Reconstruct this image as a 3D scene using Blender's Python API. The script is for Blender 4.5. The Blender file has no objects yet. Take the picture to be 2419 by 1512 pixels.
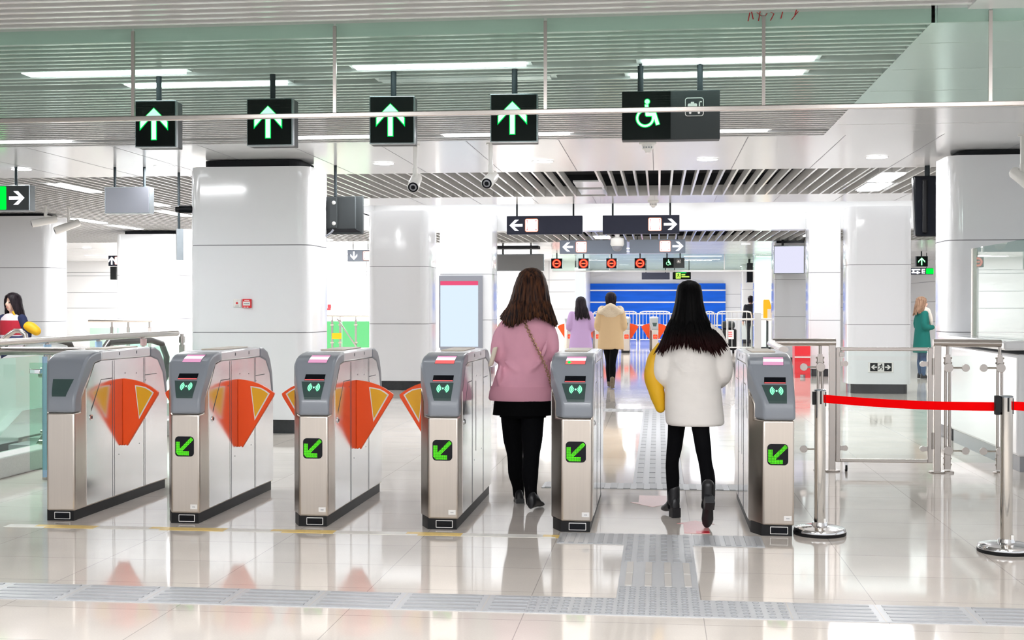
import bpy, bmesh, math, random
from mathutils import Vector, Matrix
random.seed(7)
PI = math.pi
scene = bpy.context.scene
COL = scene.collection

# ------------------------------------------------------------------ camera model (2419 x 1512 frame)
F_PX, IW, IH = 3039.0, 2419.0, 1512.0
YAW = math.atan(346/F_PX); PIT = -math.atan(30/F_PX)
CAM = Vector((0, 0, 1.4))
FW = Vector((-math.sin(YAW)*math.cos(PIT), math.cos(YAW)*math.cos(PIT), math.sin(PIT)))
RT = Vector((math.cos(YAW), math.sin(YAW), 0)); UP = RT.cross(FW)
def ray(px, py): return FW*F_PX + RT*(px-IW/2) + UP*(IH/2-py)
def at(px, py, Y):
    r = ray(px, py); return CAM + r*(Y/r.y)
def atZ(px, py, z=0.0):
    r = ray(px, py); return CAM + r*((z-CAM.z)/r.z)
def atX(px, py, x):
    r = ray(px, py); return CAM + r*(x/r.x)

# ------------------------------------------------------------------ materials
def newmat(name):
    m = bpy.data.materials.new(name); m.use_nodes = True
    return m, m.node_tree.nodes, m.node_tree.links
def pbr(name, col, rough=.5, metal=0.0, spec=.5, coat=0.0, noise=0.0, nscale=(30,30,30), rough_noise=0.0, aniso=0.0, bump=0.0):
    m, N, L = newmat(name); b = N['Principled BSDF']
    b.inputs['Base Color'].default_value = (*col, 1); b.inputs['Roughness'].default_value = rough
    b.inputs['Metallic'].default_value = metal; b.inputs['Specular IOR Level'].default_value = spec
    b.inputs['Coat Weight'].default_value = coat; b.inputs['Coat Roughness'].default_value = .05
    b.inputs['Anisotropic'].default_value = aniso
    if noise or rough_noise or bump:
        tc = N.new('ShaderNodeTexCoord'); mp = N.new('ShaderNodeMapping'); mp.inputs['Scale'].default_value = nscale
        nz = N.new('ShaderNodeTexNoise'); nz.inputs['Scale'].default_value = 1.0; nz.inputs['Detail'].default_value = 4
        L.new(tc.outputs['Object'], mp.inputs['Vector']); L.new(mp.outputs['Vector'], nz.inputs['Vector'])
        if noise:
            mx = N.new('ShaderNodeMix'); mx.data_type = 'RGBA'
            mx.inputs[6].default_value = (*[max(0, c*(1-noise)) for c in col], 1)
            mx.inputs[7].default_value = (*[min(1, c*(1+noise)) for c in col], 1)
            L.new(nz.outputs['Fac'], mx.inputs[0]); L.new(mx.outputs[2], b.inputs['Base Color'])
        if rough_noise:
            mr = N.new('ShaderNodeMapRange'); mr.inputs[3].default_value = max(0, rough-rough_noise); mr.inputs[4].default_value = rough+rough_noise
            L.new(nz.outputs['Fac'], mr.inputs[0]); L.new(mr.outputs[0], b.inputs['Roughness'])
        if bump:
            bp = N.new('ShaderNodeBump'); bp.inputs['Strength'].default_value = bump; bp.inputs['Distance'].default_value = .01
            L.new(nz.outputs['Fac'], bp.inputs['Height']); L.new(bp.outputs['Normal'], b.inputs['Normal'])
    return m
def emit(name, col, strength):
    m, N, L = newmat(name); N.remove(N['Principled BSDF'])
    e = N.new('ShaderNodeEmission'); e.inputs[0].default_value = (*col, 1); e.inputs[1].default_value = strength
    L.new(e.outputs[0], N['Material Output'].inputs[0]); return m
def glassmat(name, tint, ior=1.45, rough=0.0):
    m, N, L = newmat(name); N.remove(N['Principled BSDF'])
    t = N.new('ShaderNodeBsdfTransparent'); t.inputs[0].default_value = (*tint, 1)
    g = N.new('ShaderNodeBsdfGlossy'); g.inputs['Roughness'].default_value = rough
    f = N.new('ShaderNodeFresnel'); f.inputs[0].default_value = ior
    gm = N.new('ShaderNodeNewGeometry'); iv = N.new('ShaderNodeMath'); iv.operation='SUBTRACT'; iv.inputs[0].default_value=1.0; L.new(gm.outputs['Backfacing'], iv.inputs[1])
    ml = N.new('ShaderNodeMath'); ml.operation='MULTIPLY'; L.new(f.outputs[0], ml.inputs[0]); L.new(iv.outputs[0], ml.inputs[1])
    x = N.new('ShaderNodeMixShader'); L.new(ml.outputs[0], x.inputs[0]); L.new(t.outputs[0], x.inputs[1]); L.new(g.outputs[0], x.inputs[2])
    L.new(x.outputs[0], N['Material Output'].inputs[0]); return m

M = {}
M['panel'] = pbr('white_enamel_panel', (.80,.81,.83), .1, spec=.6, coat=.3)
M['joint'] = pbr('panel_joint', (.22,.22,.24), .6)
M['ceil'] = pbr('white_aluminium_ceiling', (.83,.84,.85), .16, spec=.6)
M['slat'] = pbr('painted_slat', (.66,.66,.65), .4, metal=.0)
M['slat_edge'] = pbr('slat_edge', (.92,.92,.91), .14)
M['void'] = pbr('dark_plenum', (.015,.016,.02), .9)
M['wall'] = pbr('white_wall_panel', (.88,.885,.89), .25)
M['black'] = pbr('black_granite', (.02,.02,.024), .15, noise=.4)
M['grey_base'] = pbr('grey_baseboard', (.28,.29,.31), .3)
M['steel_front'] = pbr('brushed_steel', (.70,.63,.565), .33, metal=1, aniso=.5, noise=.05, nscale=(90,90,2), rough_noise=.05)
M['steel_side'] = pbr('polished_steel', (.84,.85,.86), .15, metal=1, noise=.03, nscale=(5,5,5), rough_noise=.04)
M['steel_dark'] = pbr('dark_brown_steel', (.34,.29,.25), .3, metal=1)  # chamfer faces: darker and browner than the brushed front
M['chrome'] = pbr('chrome', (.86,.86,.87), .07, metal=1)
M['satin'] = pbr('satin_steel', (.57,.525,.49), .25, metal=1)
M['post_steel'] = pbr('polished_post_steel', (.66,.62,.565), .1, metal=1)
M['satin2'] = pbr('satin_steel_far', (.72,.71,.7), .35, metal=1)
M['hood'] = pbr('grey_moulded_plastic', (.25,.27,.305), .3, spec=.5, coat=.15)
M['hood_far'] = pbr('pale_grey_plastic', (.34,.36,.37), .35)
M['top_white'] = pbr('white_metal_top', (.80,.81,.83), .18, metal=.35)
M['top_pad'] = pbr('beige_plate', (.66,.58,.49), .4)
M['gap'] = pbr('seam_dark', (.08,.08,.09), .5)
M['reader'] = pbr('reader_glass', (.05,.085,.08), .15)
M['black_gloss'] = pbr('black_gloss', (.005,.006,.009), .15, spec=.2)
M['rubber'] = pbr('black_rubber', (.007,.007,.008), .5, spec=.3)
M['orange'] = pbr('orange_flap', (1.0,.088,.006), .4, spec=.4)
M['yellow'] = pbr('yellow_film', (.88,.42,.0), .4)
M['whitefilm'] = pbr('white_film', (.82,.80,.78), .4)
M['red'] = pbr('red_plastic', (.75,.02,.03), .35)
M['belt'] = pbr('red_belt', (.86,.0,.001), .8, spec=.05)
M['white_plastic'] = pbr('white_plastic', (.82,.81,.78), .3)
M['sign_black'] = pbr('sign_black', (.0015,.003,.0025), .3, spec=.12)
M['sign_grey'] = pbr('sign_grey', (.04,.045,.047), .45, spec=.25)
M['sign_alu'] = pbr('sign_grey_blue', (.27,.28,.32), .35, metal=.2)
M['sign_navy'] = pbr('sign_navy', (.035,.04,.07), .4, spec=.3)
M['sign_haze'] = pbr('sign_haze_tint', (.22,.26,.33), .25)  # haze over the distant boards is put into this paler colour
M['sign_frame'] = pbr('sign_frame', (.30,.33,.35), .25, metal=.8)
M['rod'] = pbr('rod_grey', (.022,.03,.035), .5, spec=.25)
M['screen_grey'] = pbr('screen_grey', (.26,.26,.265), .15)
M['blue'] = pbr('blue_hoarding', (.004,.125,.74), .5, spec=.2, noise=.25, nscale=(.8,2,6))
M['tactile'] = pbr('tactile_grey', (.46,.465,.48), .38, noise=.05, nscale=(40,40,40))
M['tactile_bump'] = pbr('tactile_bump', (.36,.365,.38), .4)
M['tactile_tan'] = pbr('tactile_tan', (.52,.49,.46), .4)
M['tape_white'] = pbr('white_tape', (.80,.78,.73), .4)
M['tape_yellow'] = pbr('worn_yellow_tape', (.85,.58,.17), .4, noise=.25, nscale=(20,20,20))
M['sticker_red'] = pbr('red_sticker', (.72,.33,.32), .3, noise=.2, nscale=(60,60,60))
M['sticker_red2'] = pbr('strong_red_sticker', (.7,.03,.05), .3)
M['sticker_pale'] = pbr('pale_red_sticker', (.72,.5,.48), .3, noise=.15, nscale=(60,60,60))
M['granite'] = pbr('granite_curb', (.52,.52,.50), .25, noise=.12, nscale=(60,60,60))
M['escal_dark'] = pbr('escalator_handrail', (.03,.025,.02), .35)
M['glass'] = glassmat('clear_glass', (.95,.985,.97))
M['glass_green'] = glassmat('green_glass', (.80,.93,.86))
M['glass_screen'] = glassmat('tinted_screen_glass', (.86,.955,.915), ior=1.35)
M['glass_vgreen'] = glassmat('mint_glass', (.70,.95,.76))
M['glass_booth'] = glassmat('booth_glass', (.85,.94,.89), ior=1.7)
M['blue_tape'] = pbr('pale_blue_strap', (.42,.62,.85), .4)
M['pink_tape'] = pbr('dusty_pink_strap', (.6,.42,.42), .4)
M['e_tube'] = emit('lit_diffuser', (.93,.96,1.0), 8.0)
M['e_down'] = emit('lit_downlight', (1,.99,.96), 14.0)
M['e_ceiling'] = emit('luminous_ceiling', (.97,.985,1.0), 1.9)
M['e_green'] = emit('green_led', (.0,.85,.12), 1.1)
M['e_mint'] = emit('mint_led', (.62,1.0,.78), 1.25)
M['e_led'] = emit('led_lime', (.12,1.0,.02), 1.2)
M['e_icon'] = emit('icon_led', (.35,1.0,.62), 1.3)
M['e_icon_edge'] = emit('icon_led_edge', (.0,.55,.18), .9)
M['e_red'] = emit('red_led', (1.0,.03,.02), 1.3)
M['e_red_core'] = emit('red_led_core', (1.0,.28,.12), 1.3)
M['e_white'] = emit('white_sign_light', (.95,.97,1.0), 1.5)
M['e_exit'] = emit('exit_green', (.0,.95,.05), 1.2)
M['e_lime'] = emit('exit_lime', (.55,1.0,.12), 1.2)
M['e_scr_white'] = emit('screen_white', (.95,.9,.93), 1.15)
M['e_scr_red'] = emit('screen_red', (.95,.16,.16), 1.0)
M['e_scr_pink'] = emit('screen_pink', (.75,.35,.55), 1.0)
M['e_scr_lilac'] = emit('screen_lilac', (.70,.70,.86), 1.0)
M['e_poster'] = emit('lit_poster', (.66,.78,.90), 1.0)
M['e_poster_pink'] = emit('lit_poster_band', (.85,.10,.22), .9)
M['e_pillar'] = emit('lit_pillar_ad', (.74,.85,1.0), 1.15)
M['e_mint_wall'] = emit('lit_mint_panel', (.45,.95,.55), .9)

def floor_mat():
    m, N, L = newmat('polished_stone_tile'); b = N['Principled BSDF']
    geo = N.new('ShaderNodeNewGeometry'); sep = N.new('ShaderNodeSeparateXYZ'); L.new(geo.outputs['Position'], sep.inputs[0])
    def line(out, off, size, w):
        a = N.new('ShaderNodeMath'); a.operation = 'ADD'; a.inputs[1].default_value = off; L.new(out, a.inputs[0])
        d = N.new('ShaderNodeMath'); d.operation = 'DIVIDE'; d.inputs[1].default_value = size; L.new(a.outputs[0], d.inputs[0])
        fr = N.new('ShaderNodeMath'); fr.operation = 'FRACT'; L.new(d.outputs[0], fr.inputs[0])
        lt = N.new('ShaderNodeMath'); lt.operation = 'LESS_THAN'; lt.inputs[1].default_value = w/size; L.new(fr.outputs[0], lt.inputs[0]); return lt.outputs[0], d.outputs[0]
    lx, cx = line(sep.outputs[0], 100+TX, TW, .004); ly, cy = line(sep.outputs[1], 100+TY, TH, .005)
    mxm = N.new('ShaderNodeMath'); mxm.operation = 'MAXIMUM'; L.new(lx, mxm.inputs[0]); L.new(ly, mxm.inputs[1])
    fx = N.new('ShaderNodeMath'); fx.operation = 'FLOOR'; L.new(cx, fx.inputs[0]); fy = N.new('ShaderNodeMath'); fy.operation = 'FLOOR'; L.new(cy, fy.inputs[0])
    cmb = N.new('ShaderNodeCombineXYZ'); L.new(fx.outputs[0], cmb.inputs[0]); L.new(fy.outputs[0], cmb.inputs[1])
    wn = N.new('ShaderNodeTexWhiteNoise'); L.new(cmb.outputs[0], wn.inputs['Vector'])
    n1 = N.new('ShaderNodeTexNoise'); n1.inputs['Scale'].default_value = 130; n1.inputs['Detail'].default_value = 3; L.new(geo.outputs['Position'], n1.inputs['Vector'])
    n2 = N.new('ShaderNodeTexNoise'); n2.inputs['Scale'].default_value = 1.6; n2.inputs['Detail'].default_value = 5; L.new(geo.outputs['Position'], n2.inputs['Vector'])
    c1 = N.new('ShaderNodeMix'); c1.data_type = 'RGBA'; c1.inputs[6].default_value = (.64,.58,.525,1); c1.inputs[7].default_value = (.735,.675,.62,1); L.new(n1.outputs['Fac'], c1.inputs[0])
    c2 = N.new('ShaderNodeMix'); c2.data_type = 'RGBA'; c2.blend_type = 'MULTIPLY'; c2.inputs[0].default_value = 1.0
    r = N.new('ShaderNodeMapRange'); r.inputs[1].default_value = .3; r.inputs[2].default_value = .7; r.inputs[3].default_value = .93; r.inputs[4].default_value = 1.05; L.new(n2.outputs['Fac'], r.inputs[0])
    r2 = N.new('ShaderNodeMapRange'); r2.inputs[3].default_value = .965; r2.inputs[4].default_value = 1.03; L.new(wn.outputs['Value'], r2.inputs[0])
    mu = N.new('ShaderNodeMath'); mu.operation = 'MULTIPLY'; L.new(r.outputs[0], mu.inputs[0]); L.new(r2.outputs[0], mu.inputs[1])
    L.new(c1.outputs[2], c2.inputs[6]); L.new(mu.outputs[0], c2.inputs[7])
    c3 = N.new('ShaderNodeMix'); c3.data_type = 'RGBA'; c3.inputs[7].default_value = (.33,.30,.28,1); L.new(c2.outputs[2], c3.inputs[6])
    hm = N.new('ShaderNodeMath'); hm.operation = 'MULTIPLY'; hm.inputs[1].default_value = .75; L.new(mxm.outputs[0], hm.inputs[0]); L.new(hm.outputs[0], c3.inputs[0])
    L.new(c3.outputs[2], b.inputs['Base Color'])
    rr = N.new('ShaderNodeMapRange'); rr.inputs[3].default_value = .045; rr.inputs[4].default_value = .09; L.new(n2.outputs['Fac'], rr.inputs[0]); L.new(rr.outputs[0], b.inputs['Roughness'])
    b.inputs['Specular IOR Level'].default_value = .42
    return m
TW, TH, TX, TY = .814, .57, -.08, -.26
M['floor'] = floor_mat()

def hairmat(name, dark, light, tip=None, z0=0, z1=1, spec=.14):
    m, N, L = newmat(name); b = N['Principled BSDF']; b.inputs['Roughness'].default_value = .5; b.inputs['Specular IOR Level'].default_value = spec
    tc = N.new('ShaderNodeTexCoord'); mp = N.new('ShaderNodeMapping'); mp.inputs['Scale'].default_value = (70,70,4)
    nz = N.new('ShaderNodeTexNoise'); nz.inputs['Scale'].default_value = 1; nz.inputs['Detail'].default_value = 3
    L.new(tc.outputs['Object'], mp.inputs[0]); L.new(mp.outputs[0], nz.inputs['Vector'])
    cr = N.new('ShaderNodeValToRGB'); cr.color_ramp.elements[0].position = .38; cr.color_ramp.elements[1].position = .68
    cr.color_ramp.elements[0].color = (*dark,1); cr.color_ramp.elements[1].color = (*light,1); L.new(nz.outputs['Fac'], cr.inputs[0])
    out = cr.outputs[0]
    if tip:
        sp = N.new('ShaderNodeSeparateXYZ'); L.new(tc.outputs['Object'], sp.inputs[0])
        r = N.new('ShaderNodeMapRange'); r.inputs[1].default_value = z0; r.inputs[2].default_value = z1; r.inputs[3].default_value = 1; r.inputs[4].default_value = 0; L.new(sp.outputs[2], r.inputs[0])
        mx = N.new('ShaderNodeMix'); mx.data_type = 'RGBA'; L.new(r.outputs[0], mx.inputs[0]); L.new(out, mx.inputs[6]); mx.inputs[7].default_value = (*tip,1); out = mx.outputs[2]
    L.new(out, b.inputs['Base Color'])
    bp = N.new('ShaderNodeBump'); bp.inputs['Strength'].default_value = .5; bp.inputs['Distance'].default_value = .006
    L.new(nz.outputs['Fac'], bp.inputs['Height']); L.new(bp.outputs[0], b.inputs['Normal'])
    return m
M['hair_brown'] = hairmat('brown_hair', (.007,.002,.0018), (.085,.030,.011))
M['hair_black'] = hairmat('black_hair', (.0008,.0008,.001), (.003,.0025,.0025), tip=(.02,.004,.004), z0=1.10, z1=1.25, spec=.05)
M['hair_dark'] = hairmat('dark_hair', (.006,.004,.006), (.03,.02,.025))
M['hair_light'] = hairmat('light_brown_hair', (.2,.11,.07), (.42,.27,.18))
M['skin'] = pbr('skin', (.72,.46,.36), .5)
M['tights'] = pbr('black_tights', (.003,.003,.004), .85, spec=.08)
M['shoe'] = pbr('black_leather', (.008,.008,.01), .4)
M['skirt'] = pbr('black_wool', (.003,.003,.0035), .95, spec=.06)
M['pink'] = pbr('pink_wool', (.74,.37,.47), .9, spec=.15, noise=.07, nscale=(14,14,14), bump=.15)
M['pink_rib'] = pbr('pink_rib', (.71,.35,.44), .9, spec=.15)
M['cream_coat'] = pbr('cream_padded_cloth', (.84,.80,.76), .85, spec=.15, noise=.05, nscale=(8,8,14), bump=.5)
M['mustard'] = pbr('mustard_leather', (.78,.43,.004), .55)
M['cream_bag'] = pbr('cream_leather', (.74,.66,.54), .5)
M['gold'] = pbr('dull_gold_chain', (.42,.27,.16), .35, metal=.8)
M['lilac'] = pbr('lilac_wool', (.50,.34,.56), .9, spec=.15)
M['beige'] = pbr('beige_cloth', (.66,.47,.27), .85, spec=.15)
M['fur'] = pbr('pale_fur', (.74,.62,.46), .95, noise=.2, nscale=(60,60,60), bump=1.0)
M['boot_brown'] = pbr('khaki_suede', (.16,.12,.08), .8)
M['green_coat'] = pbr('bottle_green_wool', (.012,.135,.115), .85, spec=.2)
M['scarf'] = pbr('cream_scarf', (.72,.64,.57), .95, bump=.6, nscale=(60,60,60))
M['jeans'] = pbr('blue_jeans', (.05,.09,.17), .85)
M['navy'] = pbr('navy_cloth', (.012,.02,.075), .85)
M['redcloth'] = pbr('crimson_knit', (.42,.012,.03), .85)
M['whitecloth'] = pbr('white_knit', (.72,.66,.70), .9)
M['darkcloth'] = pbr('black_suit', (.01,.012,.02), .8)
M['eye'] = pbr('dark_eye', (.02,.015,.012), .2)
M['lip'] = pbr('lip', (.55,.2,.18), .5)

# ------------------------------------------------------------------ mesh builder
class MB:
    def __init__(s): s.v=[]; s.f=[]; s.m=[]; s.mats=[]
    def mi(s, mat):
        if mat is None: return 0
        if mat not in s.mats: s.mats.append(mat)
        return s.mats.index(mat)
    def add(s, vs, fs, mat=None):
        o=len(s.v); s.v += [Vector(v) for v in vs]; k=s.mi(mat)
        for f in fs: s.f.append([i+o for i in f]); s.m.append(k)
        return s
    def box(s, x0,y0,z0,x1,y1,z1, mat=None):
        vs=[(x,y,z) for z in (z0,z1) for y in (y0,y1) for x in (x0,x1)]
        return s.add(vs, [(0,2,3,1),(4,5,7,6),(0,1,5,4),(2,6,7,3),(0,4,6,2),(1,3,7,5)], mat)
    def prism(s, pts, d, mat=None):              # planar polygon (list of Vectors) extruded by vector d
        n=len(pts); pts=[Vector(p) for p in pts]; d=Vector(d)
        nrm=Vector((0,0,0))
        for i in range(n): nrm += pts[i].cross(pts[(i+1)%n])
        if nrm.dot(d)>0: pts=pts[::-1]
        vs=pts+[p+d for p in pts]
        fs=[tuple(range(n)), tuple(range(2*n-1,n-1,-1))]+[((i+1)%n,i,i+n,(i+1)%n+n) for i in range(n)]
        return s.add(vs, fs, mat)
    def rings(s, rs, cap=True, mat=None, closed=False):
        n=len(rs[0]); vs=[p for r in rs for p in r]; fs=[]
        R=len(rs)
        for i in range(R if closed else R-1):
            a=i*n; b=((i+1)%R)*n
            for j in range(n): fs.append((a+j,a+(j+1)%n,b+(j+1)%n,b+j))
        if cap and not closed: fs += [tuple(range(n-1,-1,-1)), tuple(range((R-1)*n,R*n))]
        return s.add(vs, fs, mat)
    def tube(s, pts, r, n=12, mat=None, cap=True, flat=None):
        pts=[Vector(p) for p in pts]; rr = r if isinstance(r,(list,tuple)) else [r]*len(pts)
        rs=[]; prev=None
        for i,p in enumerate(pts):
            t=(pts[min(i+1,len(pts)-1)]-pts[max(i-1,0)]).normalized()
            u = prev if prev is not None else (Vector((0,0,1)) if abs(t.z)<.9 else Vector((1,0,0)))
            u=(u-t*u.dot(t)).normalized(); w=t.cross(u); prev=u
            rs.append([p+(u*math.cos(2*PI*k/n)*(flat or 1)+w*math.sin(2*PI*k/n))*rr[i] for k in range(n)])
        return s.rings(rs, cap, mat)
    def limb(s, pr, n=14, sub=4, mat=None):      # [(point, radius)] smooth chain with round ends
        P=[Vector(p) for p,_ in pr]; R=[r for _,r in pr]; pts=[]; rad=[]
        for i in range(len(P)-1):
            p0=P[max(i-1,0)]; p1=P[i]; p2=P[i+1]; p3=P[min(i+2,len(P)-1)]
            for k in range(sub):
                t=k/sub; t2=t*t; t3=t2*t
                pts.append(.5*((2*p1)+(p2-p0)*t+(2*p0-5*p1+4*p2-p3)*t2+(3*p1-p0-3*p2+p3)*t3))
                tt=t*t*(3-2*t); rad.append(R[i]*(1-tt)+R[i+1]*tt)
        pts.append(P[-1]); rad.append(R[-1])
        d0=(pts[0]-pts[1]).normalized(); d1=(pts[-1]-pts[-2]).normalized()
        a=[]; ar=[]; b=[]; br=[]
        for k in (4,3,2,1):
            an=k/4*PI/2*.97; a.append(pts[0]+d0*rad[0]*math.sin(an)); ar.append(rad[0]*math.cos(an))
        for k in (1,2,3,4):
            an=k/4*PI/2*.97; b.append(pts[-1]+d1*rad[-1]*math.sin(an)); br.append(rad[-1]*math.cos(an))
        return s.tube(a+pts+b, ar+rad+br, n, mat)
    def cyl(s, a, b, r, n=16, mat=None): return s.tube([a,b], r, n, mat)
    def lathe(s, prof, c, n=32, mat=None, axis='z'):
        rs=[]
        for r,z in prof:
            rs.append([Vector((c[0]+r*math.cos(2*PI*k/n), c[1]+r*math.sin(2*PI*k/n), c[2]+z)) if axis=='z' else
                       Vector((c[0]+r*math.cos(2*PI*k/n), c[1]-z, c[2]+r*math.sin(2*PI*k/n))) for k in range(n)])
        return s.rings(rs, True, mat)
    def ell(s, c, r, n=16, m=10, mat=None):
        rs=[]
        for i in range(m+1):
            a=-PI/2+PI*i/m; q=max(math.cos(a),.02)
            rs.append([Vector((c[0]+r[0]*q*math.cos(2*PI*k/n), c[1]+r[1]*q*math.sin(2*PI*k/n), c[2]+r[2]*math.sin(a))) for k in range(n)])
        return s.rings(rs, True, mat)
    def loft(s, rows, n=28, mat=None, sup=1.0):            # rows: (cx,cy,z,rx,ry)
        rs=[]
        for cx,cy,z,rx,ry in rows:
            r=[]
            for k in range(n):
                a=2*PI*k/n; c=math.cos(a); q=math.sin(a)
                r.append(Vector((cx+rx*math.copysign(abs(c)**sup,c), cy+ry*math.copysign(abs(q)**sup,q), z)))
            rs.append(r)
        return s.rings(rs, True, mat)
    def build(s, name, mat=None, parent=None, smooth=40, bevel=0, seg=2):
        me=bpy.data.meshes.new(name); me.from_pydata([tuple(v) for v in s.v], [], s.f)
        mats = s.mats if s.mats else [mat]
        if s.mats and mat is not None and mat not in mats: mats=[mat]+mats[1:] if False else mats
        for mm in mats: me.materials.append(mm)
        if s.mats:
            for p,k in zip(me.polygons, s.m): p.material_index=k
        bm=bmesh.new(); bm.from_mesh(me); bmesh.ops.recalc_face_normals(bm, faces=bm.faces); bm.to_mesh(me); bm.free()
        if smooth:
            me.polygons.foreach_set('use_smooth', [True]*len(me.polygons)); me.set_sharp_from_angle(angle=math.radians(smooth))
        me.update()
        o=bpy.data.objects.new(name, me); COL.objects.link(o)
        if parent is not None: o.parent=parent
        if bevel:
            b=o.modifiers.new('bevel','BEVEL'); b.width=bevel; b.segments=seg; b.limit_method='ANGLE'; b.angle_limit=math.radians(35)
        return o

def tag(o, label=None, cat=None, group=None, kind=None):
    if label: o['label']=label
    if cat: o['category']=cat
    if group: o['group']=group
    if kind: o['kind']=kind
    return o
def empty(name, loc=(0,0,0), label=None, cat=None, group=None, rz=0.0):
    o=bpy.data.objects.new(name, None); o.empty_display_size=.1; COL.objects.link(o); o.location=loc; o.rotation_euler=(0,0,rz)
    return tag(o, label, cat, group)
def struct(mb, name, mat=None, **k):
    o=mb.build(name, mat, None, **k); o['kind']='structure'; return o
def children(o): return [c for c in bpy.data.objects if c.parent==o]
def copy_tree(o, parent=None):
    c=o.copy(); COL.objects.link(c)
    if parent is not None: c.parent=parent
    for ch in children(o): copy_tree(ch, c)
    return c
def clone(o, loc, label, group=None, rz=None):
    c=copy_tree(o); c.location=loc; c['label']=label
    if group: c['group']=group
    if rz is not None: c.rotation_euler=(0,0,rz)
    return c
def rrect(cx, cz, w, h, r, n=5):
    pts=[]
    for sx,sz,a0 in ((1,1,0),(-1,1,PI/2),(-1,-1,PI),(1,-1,3*PI/2)):
        for k in range(n+1):
            a=a0+PI/2*k/n; pts.append((cx+sx*(w/2-r)+r*math.cos(a), cz+sz*(h/2-r)+r*math.sin(a)))
    return pts
def arrow2d(cx, cz, L, hw, t, ang):             # block arrow, pointing up when ang = 0
    p=[(0,L/2),(hw,L/2-hw),(hw,L/2-hw-t*1.5),(t/2,L/2-t*1.75),(t/2,-L/2),(-t/2,-L/2),(-t/2,L/2-t*1.75),(-hw,L/2-hw-t*1.5),(-hw,L/2-hw)]
    c,q=math.cos(ang),math.sin(ang)
    return [(cx+x*c-z*q, cz+x*q+z*c) for x,z in p]
def plate(mb, pts2, y, th, mat=None):            # 2D (x,z) polygon facing -Y, front at y, thickness th backwards
    return mb.prism([(x,y,z) for x,z in pts2], (0,th,0), mat)
# ================================================================== SETTING
ZC = 3.05
b=MB()                                                    # floor, with the escalator well left open
WX0,WX1,WY0,WY1 = -7.6,-5.55,6.3,13.6
b.box(-24,-6,-.25,WX0,58,0); b.box(WX1,-6,-.25,12,58,0); b.box(WX0,-6,-.25,WX1,WY0,0); b.box(WX0,WY1,-.25,WX1,58,0)
struct(b,'floor',M['floor'],smooth=0)
b=MB(); b.box(WX0-.02,WY0,-3.2,WX0,WY1,-.25); b.box(WX1,WY0,-3.2,WX1+.02,WY1,-.25); b.box(WX0,WY0-.02,-3.2,WX1,WY0,-.25); b.box(WX0,WY1,-3.2,WX1,WY1+.02,-.25); b.box(WX0,WY0,-3.25,WX1,WY1,-3.2)
struct(b,'wall_escalator_well',M['wall'],smooth=0)

def slats_x(y0,y1,x0,x1,z,pitch,d=.10,skip=()):           # blades running along X
    b=MB(); y=y0
    while y<y1:
        if not any(a<=y<=c for a,c in skip):
            b.box(x0,y,z+.006,x1,y+.022,z+d,M['slat']); b.box(x0,y-.002,z,x1,y+.026,z+.006,M['slat_edge'])
        y+=pitch
    b.box(x0,y0,z+d+.06,x1,y1,z+d+.08,M['void'])
    return b
def slats_y(x0,x1,y0,y1,z,pitch,d=.11,skip=()):
    b=MB(); x=x0
    while x<x1:
        if not any(a<=x<=c for a,c in skip):
            b.box(x,y0,z+.006,x+.02,y1,z+d,M['slat']); b.box(x-.002,y0,z,x+.024,y1,z+.006,M['slat_edge'])
        x+=pitch
    b.box(x0,y0,z+.32,x1,y1,z+.34,M['void'])
    b.box(x0,y1-.03,z+.002,x1,y1,z+.15,M['slat']); b.box(x0,y1-.03,z+.15,x1,y1,z+.33,M['void']); b.box(x0,y0,z+.05,x1,y0+.02,z+.33,M['void'])
    return b
XB=1.59
struct(slats_x(-5.0,7.58,-13,1.75,3.11,.125),'ceiling',smooth=0)                    # lower field, nearest
b=MB(); b.box(1.75,-6,3.11,12,7.2,3.16); b.box(1.75,7.2,3.10,12,7.60,3.14); struct(b,'ceiling',M['ceil'],smooth=0)
b=MB(); b.box(-13,7.70,3.05,1.59,7.72,3.24); b.box(1.60,7.675,3.045,12,7.69,3.24); b.box(-13,7.58,3.24,12,7.74,3.26); struct(b,'ceiling_fascia',M['slat'],smooth=0)
struct(slats_x(7.72,12.62,-13,XB,ZC,.125,skip=((8.60,8.80),(9.12,9.32),(12.1,12.3))),'ceiling',smooth=0)
def panels(b,x0,x1,y0,y1,z,seams_x=(),seams_y=(),t=.05):
    b.box(x0,y0,z,x1,y1,z+t,M['ceil'])
    for x in seams_x: b.box(x-.004,y0,z-.001,x+.004,y1,z,M['joint'])
    for y in seams_y: b.box(x0,y-.003,z-.001,x1,y+.003,z,M['slat'])
b=MB(); panels(b,XB,12,7.69,12.64,ZC,(),(8.3,9.2,10.1,11.0,11.9)); b.box(XB-.02,7.7,ZC-.002,XB+.02,12.64,ZC+.17,M['ceil']); struct(b,'ceiling',smooth=0)
b=MB(); panels(b,-14,12,12.64,15.62,ZC,[-6.5+.92*k for k in range(-8,20)]); struct(b,'ceiling',smooth=0)
struct(slats_y(-6.2,2.55,15.62,19.15,ZC,.155,skip=((-1.1,-.8),)),'ceiling',smooth=0)
struct(slats_y(2.55,12,15.62,19.15,ZC,.155),'ceiling',smooth=0)
struct(slats_y(-15,-6.2,15.62,31.5,ZC,.155),'ceiling',smooth=0)
b=MB(); panels(b,-6.2,12,19.15,20.5,ZC,[-6.5+.92*k for k in range(0,20)]); struct(b,'ceiling',smooth=0)
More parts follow.
